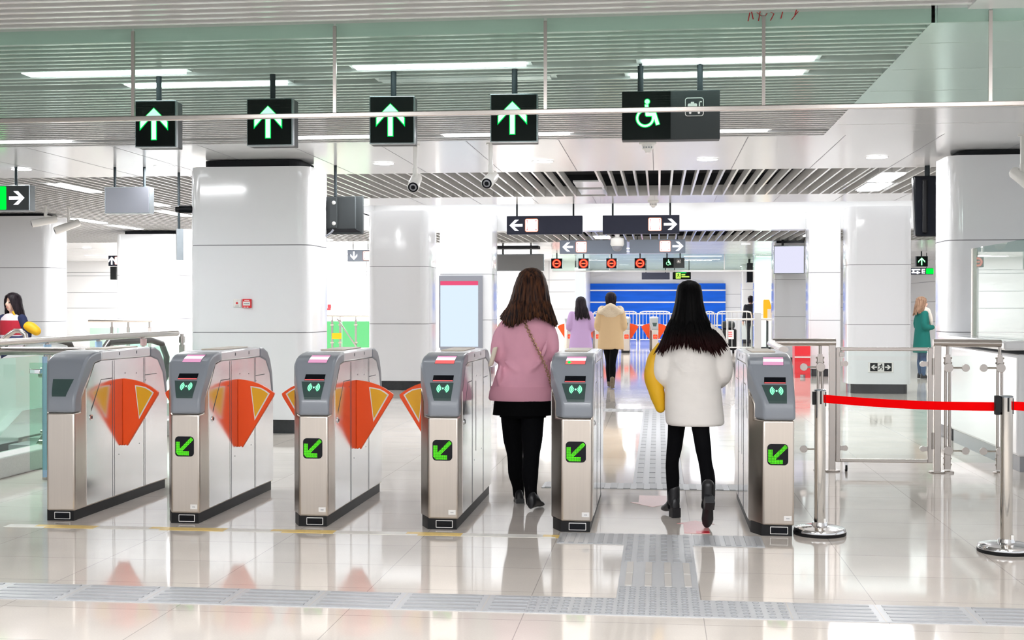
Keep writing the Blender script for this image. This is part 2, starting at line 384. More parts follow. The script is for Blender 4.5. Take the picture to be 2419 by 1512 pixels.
# raised bay with the luminous panels
b=MB(); b.box(-6.2,20.5,3.75,12,27.7,3.8); b.box(-6.24,20.5,3.05,-6.2,27.7,3.8); b.box(-6.2,20.46,3.1,12,20.5,3.8); b.box(-6.2,27.7,3.05,12,27.74,3.8)
struct(b,'ceiling',M['ceil'],smooth=0)
b=MB(); panels(b,-6.2,12,27.74,28.2,ZC); struct(b,'ceiling',smooth=0)
struct(slats_y(-6.2,12,28.2,32.6,ZC,.2),'ceiling',smooth=0)
b=MB(); panels(b,-22,12,32.6,58,ZC,(),(34.5,36.5,39,42,45,48)); b.box(-22,31.5,ZC,-6.2,32.6,ZC+.05,M['ceil']); struct(b,'ceiling',smooth=0)
b=MB(); b.box(-22,15.6,ZC,-15,31.5,ZC+.05,M['ceil']); b.box(-22,-6,ZC+.06,-13,15.6,ZC+.1,M['ceil']); struct(b,'ceiling',smooth=0)

# walls: white panels with thin joints
def wall_y(name,x0,x1,y,z1,joints,vj=(),mat='wall'):
    b=MB(); b.box(x0,y,0,x1,y+.2,z1,M[mat])
    for z in joints: b.box(x0,y-.006,z-.007,x1,y,z+.007,M['joint'])
    for x in vj: b.box(x-.006,y-.006,.2,x+.006,y,z1,M['joint'])
    return struct(b,name,smooth=0)
wall_y('wall_back_left',-22,-4.3,44,ZC,[at(820,y,44).z for y in (642,650,690,728)],[-16,-13.4,-10.1,-8,-5.8])
wall_y('wall_back_middle',-4.3,-2.95,46,ZC,[at(1200,y,46).z for y in (662,690,730)],[-3.9])
wall_y('wall_back_blue',-3.4,12,56.2,ZC,[at(1735,y,56).z for y in (695,726)],[3.6,4.2,8.2])
b=MB(); b.box(9.5,14,0,9.7,56,ZC,M['wall']); 
for z in (.9,1.6,2.3): b.box(9.49,14,z-.006,9.5,56,z+.006,M['joint'])
struct(b,'wall_right',smooth=0)
b=MB(); b.box(-2.97,46,0,-2.95,56.2,ZC); struct(b,'wall_passage',M['wall'],smooth=0)
b=MB(); b.box(-22.2,-6,0,-22,44,ZC); struct(b,'wall_left',M['wall'],smooth=0)

# ------------------------------------------------------------------ columns
def column(label,x0,x1,y0,y1,ztop,joints=(1.12,2.09),rad=.14,base=.15,inset=.05,name='column'):
    r=empty(name,((x0+x1)/2,(y0+y1)/2,0),label,'column','white panelled columns')
    hx,hy=(x1-x0)/2,(y1-y0)/2
    pl=rrect(0,0,2*hx,2*hy,rad,6); b=MB(); zs=[base]+list(joints)+[ztop]
    for a,c in zip(zs[:-1],zs[1:]): b.prism([(x,y,a+.005) for x,y in pl],(0,0,c-a-.010),M['panel'])
    b.prism([(x*.992,y*.992,base+.02) for x,y in pl],(0,0,ztop-base-.04),M['joint'])
    b.build('cladding',None,r,smooth=30)
    pb=rrect(0,0,2*hx-2*inset,2*hy-2*inset,rad*.7,5)
    MB().prism([(x,y,0) for x,y in pb],(0,0,base+.01)).build('plinth',M['black'],r,smooth=30)
    if ztop<3.04: MB().prism([(x*.8,y*.8,ztop-.01) for x,y in pl],(0,0,ZC-ztop+.0)).build('dark_neck',M['void'],r,smooth=0)
    return r
column('big white column behind the second and third fare gates, with a red fire alarm box',-5.21,-3.83,13.85,14.75,2.965)
column('white column behind the gap between the third and fourth fare gates',-4.90,-3.87,21.4,22.4,3.04)
column('overexposed white column carrying the tall framed poster',-4.56,-3.45,26.6,27.6,3.37,(1.135,2.09),.06)
column('white column with the green exit sign low on its face, behind the glass swing gate',3.06,4.07,21.35,22.1,3.04)
column('narrow bright white column just left of the column with the low exit sign',3.03,3.66,26.55,27.3,3.37,(1.14,2.1),.06)
column('farthest white column, right of the blue hoarding',at(1752,700,50.5).x,at(1752,700,50.5).x+.75,50.5,51.3,3.04,(1.17,2.09),.06)
column('white column under the hanging pale monitor on the right',2.86,3.75,32.5,33.4,3.04,(1.17,2.09),.06)
column('distant white column hiding half of the black-suited person',at(1782,700,41).x,at(1782,700,41).x+.8,41,41.7,3.04,(1.17,2.09),.06)
column('white column at the left edge behind the person in the striped jumper',-12.1,-10.57,21.4,22.2,3.0,(1.15,2.095),.15)
column('pale column behind the plain grey hanging board on the left',-11.60,-10.2,26.5,27.6,2.975,(1.155,2.09),.14)
column('white column at the right edge adjoining the ticket booth',3.0,4.4,13.85,14.6,2.99,(1.14,2.1),.16)

# ------------------------------------------------------------------ tactile paving
def tactile_lines(b,x0,x1,y0,y1,tile,nb=5):               # guiding bars along X
    b.box(x0,y0,0,x1,y1,.004,M['tactile']); x=x0
    while x<x1-.05:
        for k in range(nb):
            yy=y0+(k+.5)*(y1-y0)/nb
            b.prism([(x+.03,yy-.014,.004),(min(x+tile-.03,x1),yy-.014,.004),(min(x+tile-.03,x1),yy+.014,.004),(x+.03,yy+.014,.004)],(0,0,.0035),M['tactile_bump'])
        b.box(x-.003,y0,.003,x+.003,y1,.0045,M['tactile_tan']); x+=tile
def tactile_dots(b,x0,x1,y0,y1,p=.05,mat='tactile'):
    b.box(x0,y0,0,x1,y1,.004,M[mat]); nx=max(1,int((x1-x0)/p)); ny=max(1,int((y1-y0)/p))
    for i in range(nx):
        for j in range(ny):
            cx=x0+(i+.5)*(x1-x0)/nx; cy=y0+(j+.5)*(y1-y0)/ny
            b.prism([(cx+.016*math.cos(PI/3*k),cy+.016*math.sin(PI/3*k),.004) for k in range(6)],(0,0,.0035),M['tactile_bump'])
def tactile_bars(b,x0,x1,y0,y1,p,w,mat='tactile_bump',rows=1):   # short bars along Y
    b.box(x0,y0,0,x1,y1,.004,M['tactile']); n=max(1,int(round((x1-x0)/p)))
    for i in range(n):
        cx=x0+(i+.5)*(x1-x0)/n
        for k in range(rows):
            a=y0+k*(y1-y0)/rows+.012; c=y0+(k+1)*(y1-y0)/rows-.012
            b.box(cx-w/2,a,.004,cx+w/2,c,.008,M[mat])
b=MB(); tactile_lines(b,-6.1,-.61,5.845,6.18,.407)
tag(b.build('tactile_paving',None,smooth=0),'grey ribbed tactile strip across the floor in the left foreground','tactile paving','tactile paving strips')
b=MB(); tactile_lines(b,.6,3.9,5.845,6.18,.407)
tag(b.build('tactile_paving',None,smooth=0),'grey ribbed tactile strip across the floor in the right foreground','tactile paving','tactile paving strips')
b=MB(); tactile_dots(b,-.61,-.2,5.845,6.18); tactile_dots(b,.2,.6,5.845,6.18); tactile_dots(b,-.2,.2,5.845,6.45); tactile_bars(b,-.2,.2,6.45,7.07,.1,.035,'tactile_tan',2); tactile_bars(b,-.2,.2,7.07,7.94,.066,.034,rows=8)
tag(b.build('tactile_paving',None,smooth=0),'grey T-shaped tactile strip of dots and bars leading to the wide gate','tactile paving','tactile paving strips')
b=MB(); tactile_bars(b,-.6,-.2,7.6,7.94,.058,.03)
tag(b.build('tactile_paving',None,smooth=0),'short grey barred tactile strip in front of the fifth gate','tactile paving','tactile paving strips')
b=MB(); tactile_bars(b,.2,.62,7.6,7.94,.058,.03)
tag(b.build('tactile_paving',None,smooth=0),'short grey barred tactile strip just left of the rightmost gate base','tactile paving','tactile paving strips')
b=MB(); tactile_bars(b,-.9,.62,9.92,10.24,.1,.055); tactile_bars(b,-.2,.2,10.24,17.3,.1,.05,rows=22); tactile_bars(b,-1.2,.2,17.3,17.75,.1,.05)
tag(b.build('tactile_paving',None,smooth=0),'grey tactile strip running away beyond the wide gate','tactile paving','tactile paving strips')
b=MB()
for x0,x1,m in ((-4.15,-3.88,'tape_white'),(-3.88,-3.55,'tape_yellow'),(-3.55,-3.12,'tape_white'),(-3.12,-2.7,'tape_yellow'),(-2.7,-2.33,'tape_white'),(-2.33,-2.0,'tape_yellow'),(-2.0,-1.47,'tape_white'),(-1.47,-1.2,'tape_yellow'),(-1.2,-.62,'tape_white'),(-.62,-.59,'tape_yellow')):
    b.box(x0,7.77,0,x1,7.87,.002,M[m])
    if m=='tape_yellow': b.box(x0-.08,7.80,0,x0,7.87,.0021,M[m])
tag(b.build('floor_tape',None,smooth=0),'worn white and yellow tape line on the floor in front of the gates','floor tape')
b=MB(); b.prism([(.16,8.03,0),(.32,8.03,0),(.32,8.38,0),(.36,8.38,0),(.24,8.5,0),(.12,8.38,0),(.16,8.38,0)],(0,0,.002),M['sticker_red']); b.box(.235,8.03,.002,.315,8.11,.003,M['sticker_red2'])
tag(b.build('floor_sticker',None,smooth=0),'faded red arrow sticker on the floor under the raised foot of the white-coated woman','floor sticker','red floor stickers')
b=MB(); b.prism([(-.14,9.25,0),(.06,9.25,0),(.06,9.6,0),(-.14,9.6,0)],(0,0,.002),M['sticker_pale']); b.prism([(-.2,9.25,0),(-.04,9.05,0),(.12,9.25,0)],(0,0,.002),M['sticker_pale'])
tag(b.build('floor_sticker',None,smooth=0),'faded red arrow sticker on the floor between the fifth and sixth gates','floor sticker','red floor stickers')
# ================================================================== FARE GATES
GW=.265; GL=1.60
HOOD=[(-.006,.71),(-.010,.75),(-.008,.79),(.002,.825),(.02,.852),(.045,.885),(.075,.922),(.11,.968),(.14,1.01),(.168,1.042),(.20,1.064),(.25,1.083),(.33,1.096),(.41,1.102)]
def hood_pt(s):                                        # outer hood profile by height fraction index
    i=min(int(s),len(HOOD)-2); t=s-i; a,b=HOOD[i],HOOD[i+1]
    return (a[0]*(1-t)+b[0]*t, a[1]*(1-t)+b[1]*t)
def hood_s(z):
    for i in range(len(HOOD)-1):
        if HOOD[i][1]<=z<=HOOD[i+1][1]: return i+(z-HOOD[i][1])/(HOOD[i+1][1]-HOOD[i][1])
    return len(HOOD)-1.001
def hood_decal(b,quad,off,mat):                        # quad: (xl_bot,xr_bot,z_bot,xl_top,xr_top,z_top)
    xl0,xr0,z0,xl1,xr1,z1=quad; s0,s1=hood_s(z0),hood_s(z1); n=8; vs=[]; fs=[]
    for k in range(n+1):
        t=k/n; s=s0+(s1-s0)*t; y,z=hood_pt(s); y2,z2=hood_pt(min(s+.1,len(HOOD)-1.001)); y3,z3=hood_pt(max(s-.1,0))
        ny,nz=-(z2-z3),(y2-y3); l=math.hypot(ny,nz) or 1; ny/=l; nz/=l
        u=(z-z0)/(z1-z0)
        for x in (xl0+(xl1-xl0)*u, xr0+(xr1-xr0)*u): vs.append((x,y+ny*off,z+nz*off))
    for k in range(n): fs.append((2*k,2*k+1,2*k+3,2*k+2))
    b.add(vs,fs,mat)
def cut_chamfer(o):
    bm=bmesh.new(); bm.from_mesh(o.data)
    n=Vector((-.158,-.076,0)).normalized(); p=Vector((-GW+.076,0,0))
    g=bmesh.ops.bisect_plane(bm,geom=bm.verts[:]+bm.edges[:]+bm.faces[:],plane_co=p,plane_no=n,clear_outer=True)
    ed=[e for e in g['geom_cut'] if isinstance(e,bmesh.types.BMEdge)]
    if ed: bmesh.ops.holes_fill(bm,edges=ed,sides=0)
    bmesh.ops.recalc_face_normals(bm,faces=bm.faces); bm.to_mesh(o.data); bm.free()
    o.data.polygons.foreach_set('use_smooth',[True]*len(o.data.polygons)); o.data.set_sharp_from_angle(angle=math.radians(35))
def side_prism(b,pts,x0,x1,mat=None): return b.prism([(x0,y,z) for y,z in pts],(x1-x0,0,0),mat)
PANEL_TOP=[(.10,.71),(.10,.80),(.135,.85),(.30,1.018),(.41,1.034),(1.26,1.03),(1.40,1.0),(1.50,.90),(1.55,.75)]
REAR=[(1.26,1.102),(1.36,1.098),(1.45,1.07),(1.52,1.0),(1.57,.90),(1.595,.75),(1.60,.71)]
def gate_flap(parent,x,sgn,patch=True):                           # fan-shaped flap standing out from a side
    pts=[(0,.894)]+[(x_,z_) for x_,z_ in ((.05,.888),(.10,.878),(.15,.862),(.20,.838),(.24,.812),(.262,.796))]+[(.256,.775),(.03,.412),(.022,.425),(.01,.415),(0,.418)]
    b=MB(); b.prism([(x+sgn*a,.755,z) for a,z in pts],(0,.03,0))
    f=b.build('flap',M['orange'],parent,smooth=30,bevel=.004)
    if not patch: return f
    p0=[(.092,.846),(.13,.842),(.17,.834),(.205,.815),(.232,.795),(.122,.604)]
    p1=[(.100,.838),(.13,.834),(.167,.826),(.199,.808),(.220,.792),(.124,.626)]
    b=MB(); b.prism([(x+sgn*a,.7535,z) for a,z in p0],(0,.002,0),M['whitefilm']); b.prism([(x+sgn*a,.7525,z) for a,z in p1],(0,.002,0),M['yellow'])
    b.build('flap_patch',None,f,smooth=0)
    return f
def make_gate(loc,label,group,reader='lit',front='arrow',flaps='',far=False,screen=True):
    r=empty('fare_gate',loc,label,'fare gate',group); xl,xr=-GW,0.0
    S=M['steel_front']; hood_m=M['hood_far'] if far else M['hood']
    b=MB(); b.box(xl+.012,.012,0,xr-.012,GL-.02,.072); o=b.build('plinth',M['rubber'],r,smooth=0); cut_chamfer(o)
    b=MB(); side_prism(b,[(0,.066),(GL,.066),(GL,.71),(1.55,.75),(1.50,.90),(1.40,1.0),(1.26,1.03),(.41,1.034),(.30,1.018),(.135,.85),(.10,.80),(.10,.709),(0,.709)],xl,xr)
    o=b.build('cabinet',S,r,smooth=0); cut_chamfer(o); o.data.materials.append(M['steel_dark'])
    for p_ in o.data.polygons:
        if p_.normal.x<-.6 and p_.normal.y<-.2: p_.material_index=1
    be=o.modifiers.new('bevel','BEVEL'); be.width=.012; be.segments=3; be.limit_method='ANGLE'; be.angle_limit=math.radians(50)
    for sx,x0,x1 in ((1,xr,xr+.003),(-1,xl-.003,xl)):
        b=MB(); side_prism(b,[(.175,.078),(GL-.012,.078),(GL-.012,.715)]+PANEL_TOP[::-1][:-3]+[(.28,.99),(.175,.86)],x0,x1,M['steel_side'])
        e0,e1=(x1,x1+.0008) if sx>0 else (x0-.0008,x0)
        for y in (.585,.615,1.13,1.155): b.box(e0,y-.0025,.078,e1,y+.0025,1.028,M['gap'])
        b.box(e0,.40,.903,e1,.585,.908,M['gap']); b.box(e0,1.155,.895,e1,1.38,.9,M['gap'])
        b.prism([(e0,.40,.903),(e0,.40,.909),(e0,.245,.72),(e0,.245,.70)],(e1-e0,0,0),M['gap'])
        for y,z in ((.55,.86),(.80,.93),(1.0,.92),(1.17,.86),(.69,.36),(1.05,.40)): b.prism([(e0,y+.005*math.cos(PI/3*k),z+.005*math.sin(PI/3*k)) for k in range(6)],(e1-e0,0,0),M['gap'])
        if (sx>0 and 'R' not in flaps) or (sx<0 and 'L' not in flaps): b.box(e0,.762,.415,e1,.778,.895,M['gap'])
        b.build('side_panel',None,r,smooth=0)
    b=MB()
    lx=xr+.003; b.lathe([(.02,0),(.02,.004),(.013,.006)],(0,0,0),14,M['chrome']); b.lathe([(.012,.005),(.011,.008)],(0,0,0),12,M['gap'])
    o=b.build('lock',None,r); o.rotation_euler=(0,PI/2,0); o.location=(lx,.24,.66)
    # hood
    b=MB(); side_prism(b,HOOD+[(.41,1.034),(.30,1.018),(.135,.85),(.10,.80),(.10,.71)],xl-.004,xr+.006); o=b.build('hood',hood_m,r,smooth=0); cut_chamfer(o)
    be=o.modifiers.new('bevel','BEVEL'); be.width=.022; be.segments=4; be.limit_method='ANGLE'; be.angle_limit=math.radians(50)
    h=o
    b=MB(); side_prism(b,REAR+[(1.55,.75),(1.50,.90),(1.40,1.0),(1.26,1.03)],xl-.004,xr+.006); b.build('rear_hood',hood_m,r,smooth=30,bevel=.014,seg=3)
    b=MB(); side_prism(b,[(.41,1.034),(1.26,1.03),(1.26,1.104),(.41,1.103)],xl-.003,xr+.005,M['top_white'])
    b.build('top_cover',None,r,smooth=30,bevel=.012,seg=3)
    for y in (.70,1.0):
        MB().box(xr+.0045,y-.008,1.062,xr+.0062,y+.008,1.083).build('sensor_window',M['gap'],r,smooth=0); MB().box(xl-.0045,y-.008,1.062,xl-.003,y+.008,1.083).build('sensor_window',M['gap'],r,smooth=0)
    MB().box(xl+.05,.62,1.103,xr-.06,1.18,1.112).build('top_pad',M['top_pad'],r,bevel=.004)
    # reader on the hood
    cx=-.108
    if reader=='blank':
        b=MB(); hood_decal(b,(cx-.045,cx+.05,.815,cx-.075,cx+.07,.925),.0015,M['reader']); b.build('card_reader',None,h,smooth=0)
    else:
        b=MB(); hood_decal(b,(cx-.045,cx+.062,.812,cx-.085,cx+.068,.921),.0015,M['reader']); rd=b.build('card_reader',None,h,smooth=0)
        if reader=='lit':
            b=MB(); sz=hood_s(.885)
            def pt(x,z,off):
                y,zz=hood_pt(hood_s(z)); return (x,y-.82*off,zz+.5*off)
            for sgn in (-1,1):
                for rad in (.011,.021,.031,.041):
                    if rad>.035: continue
                    for mat,w,off in ((M['e_icon_edge'],.0052,.003),(M['e_icon'],.0032,.004)):
                        vs=[]; fs=[]; n=8
                        for k in range(n+1):
                            a=math.radians(-58+116*k/n)
                            for rr in (rad-w,rad+w): vs.append(pt(cx+.004+sgn*(.006+rr*math.cos(a)),.885+rr*math.sin(a)*.85,off))
                        for k in range(n): fs.append((2*k,2*k+1,2*k+3,2*k+2))
                        b.add(vs,fs,mat)
            vs=[pt(cx+.004+.0065*math.cos(PI/4*k),.885+.006*math.sin(PI/4*k),.004) for k in range(8)]; b.add(vs,[tuple(range(8))],M['e_icon'])
            b.build('reader_icon',None,rd,smooth=0)
        b=MB(); hood_decal(b,(cx-.069,cx+.063,.928,cx-.066,cx+.065,.966),.002,M['black_gloss']); hood_decal(b,(cx-.067,cx+.061,.929,cx-.066,cx+.062,.935),.003,M['e_scr_red']); b.build('ticket_slot',None,h,smooth=0)
    if screen:
        b=MB(); hood_decal(b,(cx-.071,cx+.058,1.037,cx-.062,cx+.064,1.086),.0015,M['gap'])
        hood_decal(b,(cx-.069,cx+.056,1.038,cx-.0665,cx+.058,1.058),.0022,M['e_scr_red'] if screen!='white' else M['e_scr_pink']); hood_decal(b,(cx-.0665,cx+.058,1.058,cx-.063,cx+.061,1.074),.0022,M['e_scr_white']); hood_decal(b,(cx-.063,cx+.061,1.074,cx-.062,cx+.062,1.083),.0022,M['e_scr_pink'])
        if screen=='arrow':
            vs=[]
            for x,z in ((-.066,1.046),(-.045,1.056),(-.024,1.046),(-.038,1.046),(-.038,1.040),(-.052,1.040),(-.052,1.046)):
                y,zz=hood_pt(hood_s(z)); vs.append((cx+x,y-.002,zz+.003))
            b.add(vs,[tuple(range(7))],M['e_green'])
        b.build('display_screen',None,h,smooth=0)
    if front=='arrow':
        c0,z0=-.10,.50
        b=MB(); plate(b,rrect(c0,z0,.126,.13,.024),-.0025,.003,M['black_gloss']); ad=b.build('arrow_display',None,r,smooth=0)
        b=MB(); n=17; st=.116/n
        for i in range(n):
            for j in range(n):
                u,v=i,j
                sh=abs(u-v)<=1 and 3<=u
                on = (abs(u-v)<=2 and u>=2 and u+v<32) or (u<=3 and v<=12) or (v<=3 and u<=12)
                if u+v<2: on=False
                if on:
                    x=c0-.058+st*(i+.5); z=z0-.058+st*(j+.5)
                    b.add([(x+.0030*math.cos(PI/3*k),-.0032,z+.0030*math.sin(PI/3*k)) for k in range(6)],[tuple(range(6))],M['e_led'])
        b.build('led_arrow',None,ad,smooth=0)
    elif front=='stop':
        b=MB(); plate(b,rrect(-.09,.50,.13,.13,.016),-.0025,.003,M['e_red']); ad=b.build('stop_display',None,r,smooth=0)
        b=MB()
        for rad in (.05,.034):
            vs=[]; fs=[]; n=20
            for k in range(n):
                a=2*PI*k/n; vs+= [(-.09+(rad-.006)*math.cos(a),-.0035,.5+(rad-.006)*math.sin(a)),(-.09+rad*math.cos(a),-.0035,.5+rad*math.sin(a))]
            for k in range(n): fs.append((2*k,2*k+1,(2*k+3)%(2*n),(2*k+2)%(2*n)))
            b.add(vs,fs,M['e_red_core'])
        b.add([(-.125,-.0036,.493),(-.055,-.0036,.493),(-.055,-.0036,.507),(-.125,-.0036,.507)],[(0,1,2,3)],M['e_red_core'])
        b.build('stop_ring',None,ad,smooth=0)
    if not far:
        b=MB(); plate(b,rrect(-.09,.034,.108,.046,.003),.009,.004,M['whitefilm']); plate(b,rrect(-.09,.034,.100,.038,.002),.008,.004,M['black_gloss']); b.build('floor_scanner',None,r,smooth=0)
        if reader!='blank':
            b=MB(); b.box(-.062,-.0015,.095,-.016,0,.125,M['whitefilm'])
            for k in range(4): b.box(-.048+.005*k,-.0018,.106,-.0445+.005*k,-.0014,.112,M['grey_base'])
            b.build('label_sticker',None,r,smooth=0)
    if 'R' in flaps: gate_flap(r,xr+.003,1,not far)
    if 'L' in flaps: gate_flap(r,xl-.003,-1,not far)
    return r
G1='row of steel fare gates across the front'
GX=[-3.795,-2.945,-2.09,-1.25,-.41,.825]
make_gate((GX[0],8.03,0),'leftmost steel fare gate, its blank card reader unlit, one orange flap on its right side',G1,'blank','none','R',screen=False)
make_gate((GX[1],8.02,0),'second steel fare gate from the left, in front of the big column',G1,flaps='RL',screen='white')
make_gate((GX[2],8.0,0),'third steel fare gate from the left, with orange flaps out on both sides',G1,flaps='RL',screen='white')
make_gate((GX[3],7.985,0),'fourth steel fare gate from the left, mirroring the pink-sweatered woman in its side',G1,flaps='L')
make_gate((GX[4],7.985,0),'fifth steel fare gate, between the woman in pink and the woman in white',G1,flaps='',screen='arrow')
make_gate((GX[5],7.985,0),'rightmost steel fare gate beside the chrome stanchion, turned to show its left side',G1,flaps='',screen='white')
# ================================================================== CEILING LIGHTS
GL_='linear ceiling lights'
def linear(x0,x1,y,label,w=.14,z=ZC,lit=True,axis='x'):
    L=x1-x0; r=empty('ceiling_light',((x0+x1)/2,y,z) if axis=='x' else (y,(x0+x1)/2,z),label,'ceiling light',GL_)
    b=MB(); b.box(-L/2-.04,-w/2-.03,.012,L/2+.04,w/2+.03,.10); o=b.build('housing',M['ceil'],r,smooth=0)
    b=MB(); b.box(-L/2,-w/2,-.004,L/2,w/2,.014); d=b.build('diffuser',M['e_tube'] if lit else M['ceil'],r,smooth=0)
    if axis=='y': r.rotation_euler=(0,0,PI/2)
    return r
linear(-4.46,-3.31,8.70,'lit linear ceiling light above the leftmost arrow sign, nearer the camera')
linear(-3.93,-2.73,9.22,'lit linear ceiling light behind the stems of the two left arrow signs')
linear(-2.08,-.90,8.70,'lit linear ceiling light above the third and fourth arrow signs')
linear(-2.01,-.77,9.22,'unlit white linear light between the third and fourth arrow sign stems',lit=False)
linear(-.11,1.03,8.72,'upper of the two lit linear lights above the wheelchair sign')
linear(-.2,1.01,9.22,'lower of the two lit linear lights above the wheelchair sign')
linear(-7.0,-5.82,12.2,'lit linear ceiling light at the left edge, left of the first arrow sign')
linear(-3.95,-2.77,12.2,'lit linear ceiling light seen between the second and third arrow signs')
linear(-2.05,-.84,12.2,'lit linear ceiling light passing behind the fourth arrow sign')
linear(-.2,1.01,12.2,'lit linear ceiling light showing right of the wheelchair sign')
for i,(x,y,l) in enumerate(((-8.05,17.1,'lit linear light in the left slats above the grey board'),(-8.45,21.9,'lit linear light in the left slats beside the big column'),(-10.85,23.6,'lit linear light nearest the left edge column in the slats'),(-10.9,25.5,'lit linear light in the slats just before the pale left column'),(-8.0,19.6,'lit linear light partly hidden behind the plain grey board'))):
    linear(y-.62,y+.62,x,l,axis='y',w=.2)
for k,(x,y,l) in enumerate(((2.88,16.85,'nearer lit panel light in the slats left of the booth column'),(2.95,18.2,'farther lit panel light in the slats left of the booth column'))):
    linear(y-.52,y+.52,x,l,axis='y',w=.30)
# unseen lights added in the near ceiling to brighten the foreground, same fittings
for i,(x,y) in enumerate(((-3.2,3.0),(-.5,3.0),(2.4,3.0),(-3.2,-.5),(-.5,-.5),(2.4,-.5))):
    linear(x-.6,x+.6,y,'unseen lit linear light added in the near ceiling to brighten the foreground',w=.2,z=3.10)
for x,y,l in ((at(1502,605,36).x,36.2,'small lit strip light above the far signs, left of a pair'),(at(1567,605,36).x,36.2,'small lit strip light above the far signs, right of a pair'),(at(1450,612,38).x,38.1,'lit strip light between the far red signs'),(at(1660,616,42).x,42,'lit strip light right of the far wheelchair sign'),(at(1640,632,46).x,46,'lower lit strip light right of the far wheelchair sign'),(at(798,607,39).x,39,'lit strip light on the ceiling by the far left wall, near the down-arrow sign'),(at(245,592,39).x,39,'lit strip light on the ceiling left of the pale left column'),(at(850,590,36).x,36.0,'lit strip light behind the down-arrow sign')):
    linear(x-.6,x+.6,y,l,w=.16)
for x,y,l in ((-8.9,28.5,'lit slat-field light right of the big column, left of two'),(-8.1,30.2,'lit slat-field light right of the big column, right of two')):
    linear(y-.8,y+.8,x,l,axis='y',w=.25)
linear(30.0,31.0,-1.33,'pair of lit panels in the far slat ceiling behind the dome camera',axis='y',w=.35)
linear(29.0,30.6,3.55,'lit panel in the far slat ceiling above the monitor',axis='y',w=.4)
def downlight(x,y,label,z=ZC):
    r=empty('downlight',(x,y,z),label,'downlight','round downlights in the white ceiling band')
    b=MB(); b.lathe([(.10,.0),(.105,-.006),(.125,-.004),(.128,0)],(0,0,0),28); b.build('trim_ring',M['ceil'],r)
    b=MB(); b.lathe([(.112,-.001),(.112,-.0075)],(0,0,0),28); b.build('lens',M['e_down'],r,smooth=0)
    return r
for x,l in ((-7.56,'round downlight at far left above the exit arrow sign'),(-5.74,'round downlight left of the big column'),(-3.13,'round downlight left of the pair of security cameras'),(-1.30,'round downlight just right of the pair of security cameras'),(.54,'round downlight below and right of the wheelchair sign'),(2.38,'round downlight left of the booth column')):
    downlight(x,14.62 if x<-7 else 14.5,l)
for x,y,l in ((at(205,574,34).x,34,'round downlight far left between the two left columns'),(at(1762,574,34).x,34,'round downlight left of the pale monitor'),(at(836,581,35).x,35,'round downlight above the down-arrow sign')): downlight(x,y,l)
# luminous panels in the raised bay
for i,(x0,x1,l) in enumerate(((-6.0,-2.0,'large luminous ceiling panel above the poster column'),(-1.75,.75,'large luminous ceiling panel above the two left and right arrow boards'),(1.0,5.5,'large luminous ceiling panel above the narrow bright column'))):
    r=empty('luminous_panel',((x0+x1)/2,24.1,3.70),l,'ceiling light','luminous ceiling panels in the raised bay')
    h=(x1-x0)/2
    MB().box(-h-.04,-3.44,.0,h+.04,3.44,.05).build('frame',M['ceil'],r,smooth=0)
    MB().box(-h,-3.4,-.02,h,3.4,-.001).build('diffuser',M['e_ceiling'],r,smooth=0)
tag(MB().prism([(x,y,ZC-.004) for x,y in ((-1.12,16.9),(-.74,16.9),(-.74,17.7),(-1.12,17.7))],(0,0,.02)).prism([(x,y,ZC-.004) for x,y in ((-1.12,18.0),(-.74,18.0),(-.74,18.8),(-1.12,18.8))],(0,0,.02)).build('ceiling_hatch',M['ceil'],smooth=0),'pair of unlit white panels in the slats above the two arrow boards','ceiling panel')

# ================================================================== HANGING SIGNS
def rods(r,xs,z0,z1,rad=.016,y=.0,mat=None,flange=False):
    for x in xs:
        b=MB(); b.cyl((x,y,z0),(x,y,z1+.012),rad,10)
        if flange: b.cyl((x,y,z1-.012),(x,y,z1+.01),rad*2.2,12)
        b.build('rod',mat or M['rod'],r)
def lane_sign(px,label,w=.345,z0=2.535,z1=2.868,Y=8.8,ang=0.0,hz=ZC):
    x=px; r=empty('lane_sign',(x,Y,z0),label,'overhead sign','green arrow signs over the gate lanes',rz=ang); h=z1-z0
    b=MB(); b.box(-w/2,0,0,w/2,.05,h,M['sign_frame']); b.box(-w/2+.002,.05,.002,w/2-.002,.16,h-.002,M['sign_grey']); b.build('sign_box',None,r,smooth=0,bevel=.004)
    b=MB(); b.box(-w/2+.008,-.006,.008,w/2-.008,0,h-.008); f=b.build('sign_face',M['sign_black'],r,smooth=0)
    b=MB(); plate(b,arrow2d(-.01,h/2,.232,.102,.042,0),-.008,.002,M['e_green']); plate(b,arrow2d(-.01,h/2,.220,.096,.031,0),-.0095,.002,M['e_mint']); b.build('arrow',None,f,smooth=0)
    rods(r,(0.0,),h,hz-z0,.02,.08)
    return r
for (l,rr_),lab,a in zip(((320,421),(583,697),(873,985),(1158,1276)),('leftmost green arrow sign, over the first lane','second green arrow sign from the left, over the second lane','third green arrow sign from the left, over the third lane','fourth green arrow sign, over the lane of the woman in pink'),(-.12,-.03,-.10,-.07)):
    x0=at(l,290,8.8).x; x1=at(rr_-6,290,8.8).x
    lane_sign((x0+x1)/2,lab,x1-x0,ang=-a*.6)
